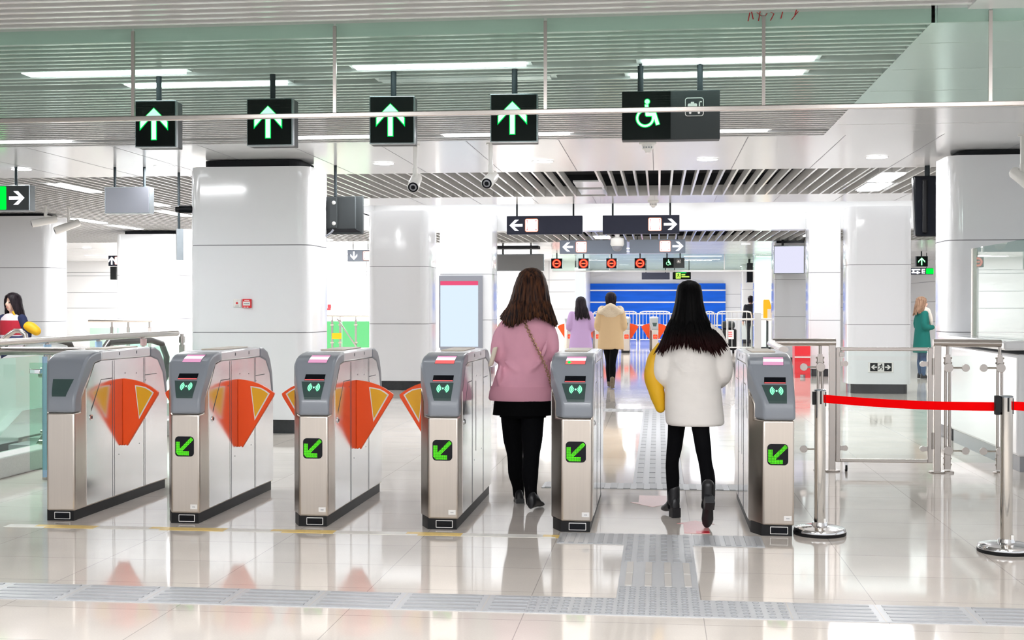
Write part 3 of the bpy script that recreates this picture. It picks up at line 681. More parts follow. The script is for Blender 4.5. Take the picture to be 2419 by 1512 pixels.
def wheelchair(b,cx,cz,s,y,mat,g=0.0):
    def disc(x,z,rad,n=16): plate(b,[(cx+s*x+(s*rad+g)*math.cos(2*PI*k/n),cz+s*z+(s*rad+g)*math.sin(2*PI*k/n)) for k in range(n)],y,.002,mat)
    def stroke(pts,w):
        w=w*s/2+g
        for (x0,z0),(x1,z1) in zip(pts[:-1],pts[1:]):
            p=Vector((cx+s*x0,0,cz+s*z0)); q=Vector((cx+s*x1,0,cz+s*z1)); d=(q-p).normalized(); n=Vector((-d.z,0,d.x))*w; e=d*w*.6
            plate(b,[(v.x,v.z) for v in (p-e+n,q+e+n,q+e-n,p-e-n)],y,.002,mat)
    disc(.05,.42,.085)
    stroke([(.03,.29),(.05,-.02),(.30,-.02),(.40,-.34)],.12); stroke([(.05,.16),(.27,.14)],.09)
    n=18; R=.27; arc=[(-.0+R*math.cos(a)-.02,-.14+R*math.sin(a)) for a in [math.radians(118+ (250)*k/n) for k in range(n+1)]]
    stroke(arc,.075)
def access_sign(x0,x1,z0,z1,Y,label,hz=ZC,grp=None):
    w=x1-x0; h=z1-z0; r=empty('access_sign',((x0+x1)/2,Y,z0),label,'overhead sign',grp)
    b=MB(); b.box(-w/2,0,0,w/2,.12,h); b.build('sign_box',M['sign_grey'],r,smooth=0,bevel=.004)
    b=MB(); b.box(-w/2+.004,-.006,.004,-.001,0,h-.004); f=b.build('wheelchair_panel',M['sign_black'],r,smooth=0)
    b=MB(); wheelchair(b,-w*.255,h*.53,h*.60,-.009,M['e_green'],.004); wheelchair(b,-w*.255,h*.53,h*.60,-.0105,M['e_mint'],-.001); b.build('wheelchair_symbol',None,f,smooth=0)
    b=MB(); cx,cz,s=w*.24,h*.66,h*.38
    def fr(o,i,mat): 
        plate(b,o,-.003,.002,mat); plate(b,i,-.0045,.002,M['sign_grey'])
    fr(rrect(cx,cz,s,s,s*.14),rrect(cx,cz,s*.92,s*.92,s*.11),M['whitefilm'])
    plate(b,rrect(cx-s*.1,cz+s*.0,s*.5,s*.36,s*.07),-.006,.002,M['whitefilm']); plate(b,rrect(cx-s*.1,cz+s*.22,s*.18,s*.1,s*.03),-.006,.002,M['whitefilm'])
    plate(b,rrect(cx+s*.27,cz+s*.04,s*.06,s*.5,s*.02),-.006,.002,M['whitefilm']); plate(b,rrect(cx+s*.32,cz+s*.27,s*.16,s*.06,s*.02),-.006,.002,M['whitefilm'])
    plate(b,rrect(cx,cz-s*.24,s*.62,s*.05,s*.02),-.006,.002,M['whitefilm'])
    for dx in (-.22,.24): plate(b,[(cx+s*dx+s*.065*math.cos(PI/6*k),cz-s*.32+s*.065*math.sin(PI/6*k)) for k in range(12)],-.006,.002,M['whitefilm'])
    b.build('luggage_symbol',None,r,smooth=0)
    rods(r,(-w*.31,w*.30),h,hz-z0,.02*w/.66,.06)
    return r
access_sign(-.249,.411,2.537,2.868,8.8,'wide dark sign with green wheelchair and small white luggage symbols over the wide gate')

def board(name,x0,x1,z0,z1,Y,mat,label,cat='overhead sign',depth=.14,hz=ZC,rod=(.25,.75),rodr=.014,group=None,rz=0,frame=None):
    w=x1-x0; h=z1-z0; r=empty(name,((x0+x1)/2,Y,z0),label,cat,group,rz)
    b=MB(); b.box(-w/2,0,0,w/2,depth,h); b.build('sign_box',frame or mat,r,smooth=0,bevel=.006)
    b=MB(); b.box(-w/2+.012,-.005,.012,w/2-.012,0,h-.012); f=b.build('sign_face',mat,r,smooth=0)
    rods(r,[-w/2+w*t for t in rod],h,hz-z0,rodr,depth/2)
    return r,f,w,h
def sarrow(f,cx,cz,L,ang,mat,t=.2,y=-.008):
    b=MB(); plate(b,arrow2d(cx,cz,L,L*.42,L*t,ang),y,.002,mat); return b.build('arrow',None,f,smooth=0)
def icon8(f,cx,cz,s,y=-.008):
    b=MB(); plate(b,rrect(cx,cz,s,s,s*.12),y,.002,M['e_red_core']); plate(b,rrect(cx,cz,s*.93,s*.93,s*.1),y-.001,.002,M['e_white'])
    for sg in (-1,1):
        plate(b,[(cx+sg*s*.40,cz-s*.36),(cx+sg*s*.30,cz-s*.40),(cx+sg*s*.34,cz),(cx+sg*s*.30,cz+s*.40),(cx+sg*s*.40,cz+s*.36)],y-.002,.002,M['e_scr_red'])
        plate(b,[(cx+sg*s*.40,cz-s*.34),(cx+sg*s*.34,cz-s*.3),(cx+sg*s*.36,cz),(cx+sg*s*.34,cz+s*.3),(cx+sg*s*.40,cz+s*.34)],y-.003,.002,M['e_white'])
    return b.build('icon',None,f,smooth=0)
GS='dark arrow boards over the concourse'
r,f,w,h=board('direction_sign',-2.413,-1.204,2.562,2.857,20.45,M['sign_navy'],'dark board with white left arrow and square white icon, nearer of the left pair',rod=(.13,.88),group=GS)
sarrow(f,-w/2+.15,h/2,.21,PI/2,M['e_white']); icon8(f,-w/2+.40,h/2,.21)
r,f,w,h=board('direction_sign',-.881,.327,2.562,2.857,20.45,M['sign_navy'],'dark board with square white icon and right arrow, nearer of the right pair',rod=(.13,.88),group=GS)
sarrow(f,w/2-.14,h/2,.21,-PI/2,M['e_white']); icon8(f,w/2-.385,h/2,.21)
r,f,w,h=board('direction_sign',-2.18,-.70,2.585,2.888,28.5,M['sign_haze'],'board tinted slate for haze, with white left arrow, farther of the left pair',rod=(.14,.86),group=GS,rodr=.01)
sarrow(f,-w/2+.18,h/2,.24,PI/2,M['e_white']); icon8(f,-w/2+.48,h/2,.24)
r,f,w,h=board('direction_sign',-.637,.584,2.592,2.894,28.5,M['sign_haze'],'board tinted slate for haze, with right arrow, farther of the right pair',rod=(.14,.86),group=GS,rodr=.01)
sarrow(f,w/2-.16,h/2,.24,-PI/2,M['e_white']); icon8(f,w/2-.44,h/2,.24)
board('blank_sign',-6.47,-5.92,2.50,2.815,14.5,M['sign_alu'],'plain blue-grey hanging board left of the big column',rod=(.18,.83),rodr=.017,rz=.03,frame=M['sign_frame'])
r,f,w,h=board('exit_sign',at(72,470,14.3).x-.93,at(70,470,14.3).x,at(60,498,14.3).z,at(60,437,14.3).z,14.3,M['sign_grey'],'grey hanging sign with white right arrow and green panel at the left edge',rod=(.3,.78),rodr=.017,frame=M['sign_frame'])
sarrow(f,w/2-.155,h/2,.19,-PI/2,M['e_white']); b=MB(); plate(b,rrect(-.05,h/2,.45,h-.03,.01),-.008,.002,M['e_exit']); b.build('green_panel',None,f,smooth=0)
# back of a hanging display beside the big column
r=empty('hanging_monitor',(-3.66,14.65,2.25),'dark grey back of a hanging display just right of the big column','monitor')
b=MB(); b.prism([(-.27,0,0),(.25,0,0),(.25,0,.44),(-.27,0,.44)],(0,.05,0),M['sign_grey']); b.prism([(-.22,-.05,.06),(.17,-.05,.06),(.17,-.05,.43),(-.22,-.05,.43)],(0,.05,0),M['sign_grey'])
b.prism([(-.25,0,.02),(.235,0,.02),(.17,-.05,.06),(-.22,-.05,.06)],(0,.02,0),M['void']); b.build('casing',None,r,smooth=0,bevel=.004)
b=MB(); b.box(-.12,-.075,.07,-.04,-.05,.42); b.build('bracket',M['sign_grey'],r,smooth=0,bevel=.004)
for z in (.12,.36): MB().lathe([(.022,0),(.022,.012),(.012,.016)],(-.075,-.075,z),14,axis='y').build('bolt',M['white_plastic'],r)
MB().tube([(-.08,-.08,.05),(-.10,-.085,.02),(-.15,-.085,-.02),(-.25,-.06,-.03)],.012,8).build('cable',M['sign_alu'],r)
rods(r,(-.075,),.44,.80,.018,0)
# black monitor seen edge-on left of the booth column
r=empty('hanging_monitor',(3.06,15.4,2.22),'black hanging display seen edge-on at the left of the booth column','monitor')
b=MB(); b.prism([(-.09,0,.0),(.22,0,0),(.22,0,.71),(-.12,0,.71)],(0,.12,0)); b.build('casing',M['black_gloss'],r,smooth=0,bevel=.02)
b=MB(); b.box(-.02,-.03,.05,.03,0,.66); b.build('rear_rib',M['rubber'],r,smooth=0,bevel=.01)
rods(r,(0.05,),.71,.83,.03,.06)
# pale monitor on the right
r=empty('hanging_monitor',(3.157,31.9,2.226),'pale lilac lit monitor hanging in front of a column on the right','monitor')
MB().box(-.37,0,-.01,.37,.09,.68).build('casing',M['sign_frame'],r,smooth=0,bevel=.01)
MB().box(-.35,-.006,.01,.35,0,.655).build('screen',M['e_scr_lilac'],r,smooth=0)
MB().box(-.3,.02,.74,.37,.08,.80).cyl((-.15,.05,.68),(-.15,.05,.83),.03).build('mount',M['black_gloss'],r)
r=empty('hanging_monitor',(at(1771,640,44.5).x,44.5,at(1771,667,44.5).z),'small black hanging display above the black-suited person','monitor')
MB().box(-.09,0,0,.12,.5,.66).build('casing',M['black_gloss'],r,smooth=0,bevel=.02); rods(r,(0,),.66,ZC-at(1771,667,44.5).z,.04,.2)
# wide grey display panel above the pink-sweatered woman
r=empty('display_panel',(-3.72,34,2.365),'wide blank grey display panel hanging above the head of the woman in pink','monitor')
MB().box(-.75,0,0,.70,.12,.45).build('casing',M['sign_frame'],r,smooth=0,bevel=.01); MB().box(-.73,-.008,.02,.68,0,.42).build('screen',M['screen_grey'],r,smooth=0); rods(r,(-.4,.35),.45,ZC-2.365,.025,.06)
MB().box(-5.1,33.2,2.93,-3.1,33.8,3.0).build('ceiling_duct',M['void'],smooth=0); tag(bpy.data.objects['ceiling_duct'],'dark slot unit under the ceiling above the wide blank display panel','ceiling duct')
# display seen edge-on on the pale left column
r=empty('hanging_monitor',(-5.80,15.2,1.98),'grey framed display peeking out at the left of the big column','monitor',rz=.5)
MB().box(-.06,0,0,.02,.05,.38).build('side_frame',M['sign_frame'],r,smooth=0); MB().box(.02,.0,.02,.34,.05,.38).build('screen',M['e_scr_white'],r,smooth=0); rods(r,(-.03,),.38,ZC-1.98,.016,.02)
r,f,w,h=board('direction_sign',at(256,620,31).x,at(256,620,31).x+.75,at(258,628,31).z,at(258,604,31).z,31.0,M['sign_navy'],'small navy sign with white up arrow beside the pale left column',rod=(.3,),group=GS); sarrow(f,-w/2+.09,h/2,.2,0,M['e_white']); icon8(f,-w/2+.27,h/2,.2)
tag(MB().box(at(268,640,31.2).x,31.0,at(268,661,31.2).z,at(282,640,31.2).x,31.2,at(258,630,31).z).build('speaker_box',M['sign_grey'],smooth=0,bevel=.01),'small dark box hanging under the navy up-arrow sign','speaker'); 
r,f,w,h=board('direction_sign',at(821,600,33).x,at(880,600,33).x,2.60,2.90,33,M['sign_haze'],'haze-tinted slate sign with white down arrow and square icon beside the big column',rod=(.2,.8),group=GS,rodr=.01); sarrow(f,-w/2+.17,h/2,.22,PI,M['e_white']); icon8(f,w/2-.13,h/2,.24)

# ------------------------------------------------------------------ cameras, detectors
def bullet_cam(x,y,z,label,aim,hz=ZC,L=.26,rad=.048,mat=None):
    r=empty('security_camera',(x,y,z),label,'security camera','white bullet cameras'); mat=mat or M['white_plastic']
    d=Vector(aim).normalized(); a=-d*L*.45; c=d*L*.55
    b=MB(); b.cyl((0,0,.10),(0,0,hz-z+.012),.022,14); b.cyl((0,0,hz-z-.012),(0,0,hz-z+.01),.045,16); b.build('stem',M['white_plastic'],r)
    b=MB(); b.limb([((0,0,.10),.026),((0,0,.05),.026),(tuple(a*.4+Vector((0,0,.02))),.022)]); b.build('swivel',M['white_plastic'],r)
    b=MB(); p=[a,a+d*.02,d*(L*.3),c-d*.01,c]; b.tube([Vector(v)-Vector((0,0,.03)) for v in p],[rad*.75,rad*.95,rad,rad*.98,rad*.9],20); o=b.build('housing',mat,r)
    q=c-Vector((0,0,.03)); b=MB(); b.tube([q-d*.004,q+d*.004],rad*.86,20,M['black_gloss']); b.tube([q+d*.003,q+d*.007],[rad*.62,rad*.56],20,M['grey_base']); b.tube([q+d*.006,q+d*.009],[rad*.4,rad*.3],16,M['black_gloss']); b.build('lens',None,o)
    return r
bullet_cam(-2.45,12.85,2.70,'left one of the two bullet cameras facing the gates',(.05,-1,-.45),rad=.06,L=.3)
bullet_cam(-1.68,12.85,2.72,'right one of the two bullet cameras facing the gates',(-.12,-1,-.38),rad=.06,L=.3)
bullet_cam(3.46,12.8,2.66,'cropped bullet camera at the right edge in front of the booth column',(.5,-.6,-.6),rad=.06,L=.3)
q=at(108,512,19.9); bullet_cam(q.x,19.9,q.z-.04,'upper left bullet camera in front of the left edge column',(-1,-.55,-.28),L=.40,rad=.062)
q=at(162,524,20.2); bullet_cam(q.x,20.2,q.z-.04,'lower bullet camera pointing left, beside the left edge column',(-1,-.55,-.45),L=.42,rad=.064)
b=MB(); r=empty('security_camera',(-5.24,13.95,2.5),'small black camera peeking from the left side of the big column','security camera')
b.tube([(-.10,-.02,0),(.06,0,0)],.045,16); b.build('housing',M['black_gloss'],r); MB().tube([(-.14,-.025,0),(-.10,-.02,0)],.038,16).build('lens',M['rubber'],r)
r=empty('dome_camera',(at(1458,570,27.9).x,27.95,2.72),'white dome camera between the two slate boards','security camera')
MB().lathe([(.05,.342),(.05,.2),(.14,.17),(.15,.04),(.125,.0)],(0,0,0),24).build('housing',M['white_plastic'],r); b=MB(); b.ell((0,0,0),(.115,.115,.11)); b.build('dome',M['sign_alu'],r)
for x,y,l in ((at(1530,345,12.9).x,12.9,'white smoke detector on the ceiling under the wheelchair sign'),(at(1543,474,20).x,20.0,'small white smoke detector on the farther ceiling strip')):
    r=empty('smoke_detector',(x,y,ZC),l,'smoke detector'); MB().lathe([(.085,0),(.085,-.025),(.06,-.03),(.055,-.075),(.035,-.085),(.02,-.11)],(0,0,0),24).build('body',M['white_plastic'],r)
    b=MB()
    for k in range(4): b.box(-.045+.026*k,-.058,-.07,-.033+.026*k,-.05,-.055,M['grey_base'])
    b.build('vents',None,r,smooth=0)
# hanging glass smoke screen above the gates
r=empty('glass_screen',(0,7.63,2.555),'hanging glass smoke screen with steel bottom rail in front of the arrow signs','glass screen')
jx=[-6.0,-4.49,-3.219,-1.948,-.669,.607,1.883,3.16,4.5]
for a,c in zip(jx[:-1],jx[1:]): MB().box(a+.008,-.006,.02,c-.008,.006,.56).build('glass_pane',M['glass_screen'],r,smooth=0)
for x in jx: MB().box(x-.010,-.009,.02,x+.010,.009,.545).build('joint_strip',M['satin'],r,smooth=0)
b=MB(); b.box(-6,-.015,-.006,4.5,.015,.022); b.build('bottom_rail',M['satin'],r,smooth=0,bevel=.004)

b=MB(); rnd=random.Random(4)
for k,(a,c,d,e) in enumerate(((0,0,.01,.05),(.03,.01,.02,.055),(.05,.05,.09,.02),(.07,.055,.06,0),(.09,.01,.11,.045),(.13,.0,.15,.04),(.15,.04,.13,.05),(.19,.01,.2,.05),(.25,.0,.29,.05),(.27,.03,.28,.06))):
    b.prism([(a,0,c),(a+.006,0,c),(d+.006,0,e),(d,0,e)],(0,.001,0))
o=tag(b.build('marker_scribble',M['red'],smooth=0),'small red marker scribble on the ceiling fascia above the wheelchair sign','marking'); o.location=(at(1766,50,7.698).x,7.698,at(1766,50,7.698).z)
# ------------------------------------------------------------------ fittings on the columns
r=empty('fire_alarm',(-4.531,13.852,1.442),'red fire alarm call point on the big column','fire alarm')
MB().box(-.051,-.03,-.05,.051,0,.05).build('case',M['red'],r,smooth=0,bevel=.006)
b=MB(); b.box(-.04,-.033,-.022,.04,-.029,.022,M['whitefilm']); b.box(-.03,-.0345,-.004,.03,-.0325,.004,M['grey_base']); b.build('window',None,r,smooth=0)
b=MB(); b.box(-.025,-.032,.03,.03,-.029,.038,M['whitefilm']); b.box(-.035,-.032,-.043,-.01,-.029,-.036,M['whitefilm']); b.box(.0,-.032,-.043,.02,-.029,-.036,M['whitefilm']); b.build('lettering',None,r,smooth=0)
r=empty('call_point',(-4.645,13.852,1.447),'white call button plate left of the red fire alarm','call point')
MB().box(-.044,-.018,-.045,.044,0,.045).build('plate',M['white_plastic'],r,smooth=0,bevel=.004); MB().lathe([(.012,.018),(.012,.024),(.006,.027)],(0,0,0),14,axis='y').build('button',M['red'],r); MB().box(-.025,-.019,-.035,.025,-.018,-.03).build('lettering',M['grey_base'],r,smooth=0)
r=empty('exit_sign',(3.574,21.352,.432),'low green exit sign with running figure and arrows on the white column','exit sign')
MB().box(-.20,-.02,-.085,.20,0,.085).build('frame',M['whitefilm'],r,smooth=0,bevel=.004)
b=MB(); b.box(-.17,-.024,-.066,.17,-.02,.066,M['sign_black']); b.box(-.052,-.026,-.064,.052,-.022,.064,M['whitefilm'])
for sg in (-1,1): plate(b,arrow2d(sg*.11,0,.09,.036,.02,-sg*PI/2),-.027,.003,M['whitefilm'])
def man(b,cx,cz,s,y,mat):
    def st(p,q,w):
        P=Vector((cx+s*p[0],0,cz+s*p[1])); Q=Vector((cx+s*q[0],0,cz+s*q[1])); d=(Q-P).normalized(); n=Vector((-d.z,0,d.x))*w*s/2
        plate(b,[(v.x,v.z) for v in (P+n,Q+n,Q-n,P-n)],y,.002,mat)
    plate(b,[(cx+s*(.08+.09*math.cos(PI/5*k)),cz+s*(.38+.09*math.sin(PI/5*k))) for k in range(10)],y,.002,mat)
    st((.03,.3),(-.04,-.02),.16); st((-.03,0),(.2,-.12),.1); st((.2,-.12),(.14,-.4),.1); st((-.04,0),(-.14,-.22),.1); st((-.14,-.22),(-.36,-.28),.1); st((.03,.26),(.26,.12),.08); st((.02,.26),(-.22,.2),.08); st((-.22,.2),(-.28,.02),.08)
man(b,0,0,.12,-.029,M['sign_black']); b.build('sign_face',None,r,smooth=0)
r=empty('poster_frame',(-4.10,26.58,.55),'tall grey-framed pale blue poster with a pink header band on the bright column','poster')
b=MB(); b.box(-.46,-.05,0,-.43,0,1.51); b.box(.37,-.05,0,.46,0,1.51); b.box(-.43,-.05,1.40,.37,0,1.51); b.box(-.43,-.05,-.05,.37,0,.03); b.build('frame',M['sign_alu'],r,smooth=0)
b=MB(); b.box(-.43,-.02,.03,.37,-.005,1.31); b.build('poster_sheet',M['e_poster'],r,smooth=0)
b=MB(); b.box(-.43,-.021,1.31,.37,-.005,1.40); b.build('header_band',M['e_poster_pink'],r,smooth=0)
# ================================================================== STANCHIONS
def stanchion(x,y,label,belt_to=None,clip=False):
    r=empty('stanchion',(x,y,0),label,'stanchion','chrome belt stanchions')
    MB().lathe([(.157,0),(.16,.004),(.16,.018),(.155,.022)],(0,0,0),40).build('rubber_ring',M['rubber'],r)
    MB().lathe([(.157,.018),(.158,.030),(.150,.042),(.11,.050),(.05,.056),(.045,.075)],(0,0,0),40).build('base',M['chrome'],r)
    MB().lathe([(.034,.06),(.034,.86),(.034,.888)],(0,0,0),28).build('post',M['post_steel'],r)
    b=MB(); b.lathe([(.036,.885),(.036,.892),(.03,.895)],(0,0,0),28,M['sign_frame']); b.build('cap',None,r)
    b=MB(); b.box(-.004,-.0355,.805,.006,-.03,.89); b.box(-.046,-.016,.80,-.032,.016,.88); b.box(.030,-.01,.79,.0365,.012,.88); b.build('belt_slots',M['rubber'],r,smooth=0)
    MB().box(.02,-.033,.07,.034,-.02,.10).build('label_sticker',M['whitefilm'],r,smooth=0)
    if clip: MB().box(-.066,-.018,.785,-.036,.018,.895).build('belt_clip',M['rubber'],r,smooth=0,bevel=.004)
    if belt_to:
        dx,dy=belt_to[0]-x,belt_to[1]-y; b=MB(); n=16; rs=[]
        L=math.hypot(dx,dy); nx,ny=-dy/L*.0015,dx/L*.0015
        for k in range(n+1):
            t=k/n; a=.036/L; c=1-(.05/L); u=a+(c-a)*t; sag=-.012*math.sin(PI*t)-.008*t
            px,py=dx*u,dy*u
            rs.append([Vector((px+nx,py+ny,.812+sag)),Vector((px-nx,py-ny,.812+sag)),Vector((px-nx,py-ny,.862+sag)),Vector((px+nx,py+ny,.862+sag))])
        b.rings(rs); b.build('belt',M['belt'],r,smooth=0)
    return r
stanchion(.99,8.09,'chrome stanchion beside the rightmost gate, its red belt running right',(1.975,7.64))
stanchion(1.98,7.63,'chrome stanchion at the right edge holding the end of the red belt',(3.1,7.45),True)

# ================================================================== GLASS SWING GATE AND ITS RAILINGS
YG=11.22
def spider(b,x,y,z,sx,L=.14):                              # round clamp, arm and glass bolt
    b.lathe([(.038,0),(.038,.013),(.036,.014)],(x,y-.03,z),18,axis='y'); b.cyl((x,y-.03,z),(x+sx*L,y-.03,z),.008,8); b.lathe([(.032,0),(.032,.013),(.030,.014)],(x+sx*L,y-.03,z),18,axis='y')
def rail_post(x,y,parent,ztop,sides=(1,)):
    b=MB(); b.cyl((x-.017,y,.03),(x-.017,y,.97),.012,10); b.cyl((x+.017,y,.03),(x+.017,y,.97),.012,10); b.cyl((x,y,.93),(x,y,ztop),.013,10); b.box(x-.02,y-.012,.90,x+.02,y+.012,1.0); b.box(x-.02,y-.012,.03,x+.02,y+.012,.16)
    for z in (.93,.97,.07,.12): b.cyl((x-.035,y,z),(x+.035,y,z),.008,8)
    b.lathe([(.055,0),(.055,.012),(.03,.02)],(x,y,0),20)
    b.build('post',M['satin'],parent)
    for z in (.89,.19):
        for sx in sides:
            b=MB(); spider(b,x,y,z,sx); b.build('glass_clamp',M['satin'],parent,smooth=25)
r=empty('glass_gate',(1.5,YG,0),'glass swing gate in a steel frame on a caster, behind the red belt','glass gate')
b=MB(); b.box(.004,-.02,.08,.042,.02,1.06); b.box(.765,-.02,.08,.806,.02,1.06); b.box(.042,-.02,.08,.765,.02,.11); b.box(.042,-.02,1.03,.765,.02,1.06); b.build('frame',M['satin'],r,smooth=0,bevel=.006)
MB().box(.045,-.005,.115,.76,.005,1.025).build('glass_pane',M['glass'],r,smooth=0)
for x,sg in ((.042,1),(.765,-1)):
    for z in (.92,.2):
        b=MB(); b.box(min(x,x+sg*.04),-.016,z-.02,max(x,x+sg*.04),.016,z+.02); b.lathe([(.024,-.003),(.024,.036)],(x+sg*.04,.016,z),16,axis='y'); b.build('glass_clamp',M['satin'],r,smooth=25)
for z in (.27,.90): MB().cyl((.806,-.022,z-.07),(.806,-.022,z+.07),.010,10).build('hinge',M['satin'],r)
MB().box(.03,-.03,.98,.075,-.018,1.02).build('latch',M['satin'],r,smooth=0,bevel=.003)
c=MB().box(.075,-.016,.055,.11,.016,.08).box(.078,-.02,.02,.084,.02,.06).box(.101,-.02,.02,.107,.02,.06).build('caster',M['chrome'],r,smooth=0)
b=MB(); b.cyl((.084,0,.028),(.101,0,.028),.028,16); b.build('wheel',M['rubber'],c)
r=empty('railing',(2.345,YG,0),'steel and glass railing right of the swing gate, beside the ticket booth','railing','railings around the swing gate')
MB().box(-.028,-.028,0,.028,.028,1.08).lathe([(.07,0),(.07,.012)],(0,0,0),20).build('gate_post',M['satin'],r,smooth=30,bevel=.004)
MB().tube([(-.035,0,1.10),(.52,0,1.095)],.032,18).build('handrail',M['satin'],r)
rail_post(.085,0,r,1.08,(1,)); rail_post(.51,0,r,1.08,(-1,))
MB().box(.12,-.005,.09,.475,.005,.99).build('glass_pane',M['glass'],r,smooth=0)
r=empty('railing',(1.473,YG,0),'steel and glass railing between the rightmost fare gate and the swing gate','railing','railings around the swing gate')
MB().box(-.028,-.028,0,.028,.028,1.08).lathe([(.07,0),(.07,.012)],(0,0,0),20).build('gate_post',M['satin'],r,smooth=30,bevel=.004)
b=MB(); b.tube([(.03,0,1.10),(-.5,0,1.10)],.032,18); b.build('handrail',M['satin'],r)
MB().tube([(-.50,.05,1.10),(-.545,-.4,1.10),(-.56,-1.62,1.09)],.036,20,flat=.6).build('side_handrail',M['satin'],r)
rail_post(-.10,0,r,1.08,(-1,)); rail_post(-.5,0,r,1.08,(1,))
MB().box(-.465,-.005,.09,-.135,.005,.99).build('glass_pane',M['glass'],r,smooth=0)

# ================================================================== TICKET BOOTH
r=empty('ticket_booth',(3.0,12.5,0),'white ticket booth with a long counter and a window at the right edge','booth')
MB().box(.02,-1.2,.13,1.4,1.3,1.0).build('lower_wall',M['panel'],r,smooth=0,bevel=.03,seg=3)
MB().box(.05,-1.17,0,1.38,1.3,.13).build('baseboard',M['grey_base'],r,smooth=0)
MB().prism([(-.10,-1.24,1.035),(1.45,-1.24,1.035),(1.45,1.35,1.035),(-.10,1.35,1.035)],(0,0,.08)).build('counter_top',M['panel'],r,smooth=0,bevel=.02,seg=3)
f=MB().box(.09,.68,1.115,.14,.74,1.985).build('window_frame',M['satin'],r,smooth=0,bevel=.003)
MB().box(.11,-1.2,1.117,.122,.68,1.985).build('window_pane',M['glass_booth'],r,smooth=0)

# ================================================================== LEFT ESCALATOR AND RAILINGS
def glass_rail(name,pts,label,z=1.10,r_rail=.03,posts=(),glass='glass_green',zt=.98,group='left glass railings',zb=.08):
    r=empty(name,(0,0,0),label,'railing',group)
    P=[Vector((x,y,z)) for x,y in pts]; MB().tube(P,r_rail,16).build('handrail',M['satin'],r)
    for i in range(len(pts)-1):
        a,c=Vector((*pts[i],0)),Vector((*pts[i+1],0)); d=(c-a); n=Vector((-d.y,d.x,0)).normalized()*.006
        if d.length>.3:
            u=d.normalized()*.03
            b=MB(); b.prism([a+u+n+Vector((0,0,zb)),c-u+n+Vector((0,0,zb)),c-u+n+Vector((0,0,zt)),a+u+n+Vector((0,0,zt))],-2*n); b.build('glass_pane',M[glass],r,smooth=0)
    return r
def simple_post(r,x,y,z,mat='satin',zb=0.0):
    b=MB(); b.box(x-.03,y-.015,zb,x+.03,y+.015,z-.12); b.cyl((x,y,z-.14),(x,y,z),.02,12)
    for zz in (.3,.85): b.cyl((x-.06,y,zz),(x+.06,y,zz),.022,10)
    b.build('post',M[mat],r)
pA=[(-5.34,13.75),(-5.46,12.29),(-5.50,10.0),(-5.52,8.2)]
ra=glass_rail('railing',[(-5.34,13.845),(-5.35,12.6),(-5.355,11.2),(-5.36,9.2)],'glass railing with steel handrail from the big column along the escalator',zb=.21,z=1.112)
for k,(x,y,m) in enumerate(((-5.345,atX(430,800,-5.345).y,'satin'),(-5.35,atX(339,800,-5.35).y,'pink_tape'),(-5.352,atX(233,800,-5.352).y,'blue_tape'),(-5.356,atX(112,800,-5.356).y,'blue_tape'))):
    simple_post(ra,x,y,1.10,zb=.172); MB().cyl((x,y,1.0),(x,y,1.072),.033,12).build('strap',M[m],ra)
rb=glass_rail('railing',[(-4.44,9.92),(-4.62,9.93),(-5.1,9.93),(-5.27,9.93),(-5.33,9.93)],'glass railing with thick steel handrail behind the leftmost fare gate',z=1.045,r_rail=.034,zt=.95)
simple_post(rb,-4.95,9.97,1.045); MB().cyl((-4.95,9.945,.02),(-4.95,9.945,1.0),.02,10).build('strap',M['blue_tape'],rb)
b=MB(); b.box(-5.06,9.9,.86,-4.97,9.94,.90); rb_c=b.build('glass_clamp',M['chrome'],rb,bevel=.006)
b=MB(); b.prism([(WX1-.02,WY0+.1,0),(WX1+.20,WY0+.1,0),(WX1+.26,WY1+.1,0),(WX1-.02,WY1+.1,0)],(0,0,.17)); tag(b.build('granite_curb',M['granite'],smooth=0,bevel=.01),'pale granite curb of the escalator opening behind the leftmost gate','curb')
# escalator coming up along Y to a landing in front of the big column
def incline(y): return 0.0 if y>12.9 else (y-12.9)*math.tan(math.radians(31))
r=empty('escalator',(-6.22,12,0),'escalator rising behind the leftmost gate, seen through green glass','escalator')
for x in (-.62,.5):
    pts=[]; rs=[]
    prof=[(8.0,),(9,),(10,),(11,),(12,),(12.6,),(13.1,),(14.0,)]
    poly=[(y-12,incline(y)+.30) for y in (7.6,9,11,12.6,13.0,14.2)]+[(2.45,.55),(2.4,.85),(2.2,1.0)]+[(y-12,incline(y)+1.0) for y in (13.4,12.6,11,9,7.6)]
    MB().prism([(x-.006,y,z) for y,z in poly],(.012,0,0)).build('balustrade_glass' if x>0 else 'balustrade_panel',M['glass_green'] if x>0 else M['wall'],r,smooth=0)
    top=[(x,y-12,incline(y)+1.03) for y in (7.6,9,11,12.4,12.9,13.5,14.0)]+[(x,2.35,.98),(x,2.5,.82),(x,2.48,.6),(x,2.3,.45)]
    MB().tube(top,.035,10).build('handrail',M['escal_dark'],r)
    b=MB(); sk=[(y-12,incline(y)+.30) for y in (7.6,9,11,12.6,13.0,14.3)]; lo=[(y,z-.42 if z<.29 else z-.30) for y,z in sk]
    b.prism([(x-.12,y,z) for y,z in sk+lo[::-1]],(.24,0,0)); b.build('skirt',M['steel_side'],r,smooth=0)
b=MB(); b.box(-.45,1.0,-.02,.35,2.6,.012,M['satin2'])
for k in range(14):
    y=12.8-.4*k-12; z=-.235*k-.02
    b.box(-.45,y-.2,z-.22,.35,y+.2,z-.0,M['grey_base'])
b.build('steps',None,r,smooth=0)
r=empty('handrail_end',(at(28,790,14.75).x,14.75,0),'bent chrome handrail end in front of the person in the striped jumper','handrail')
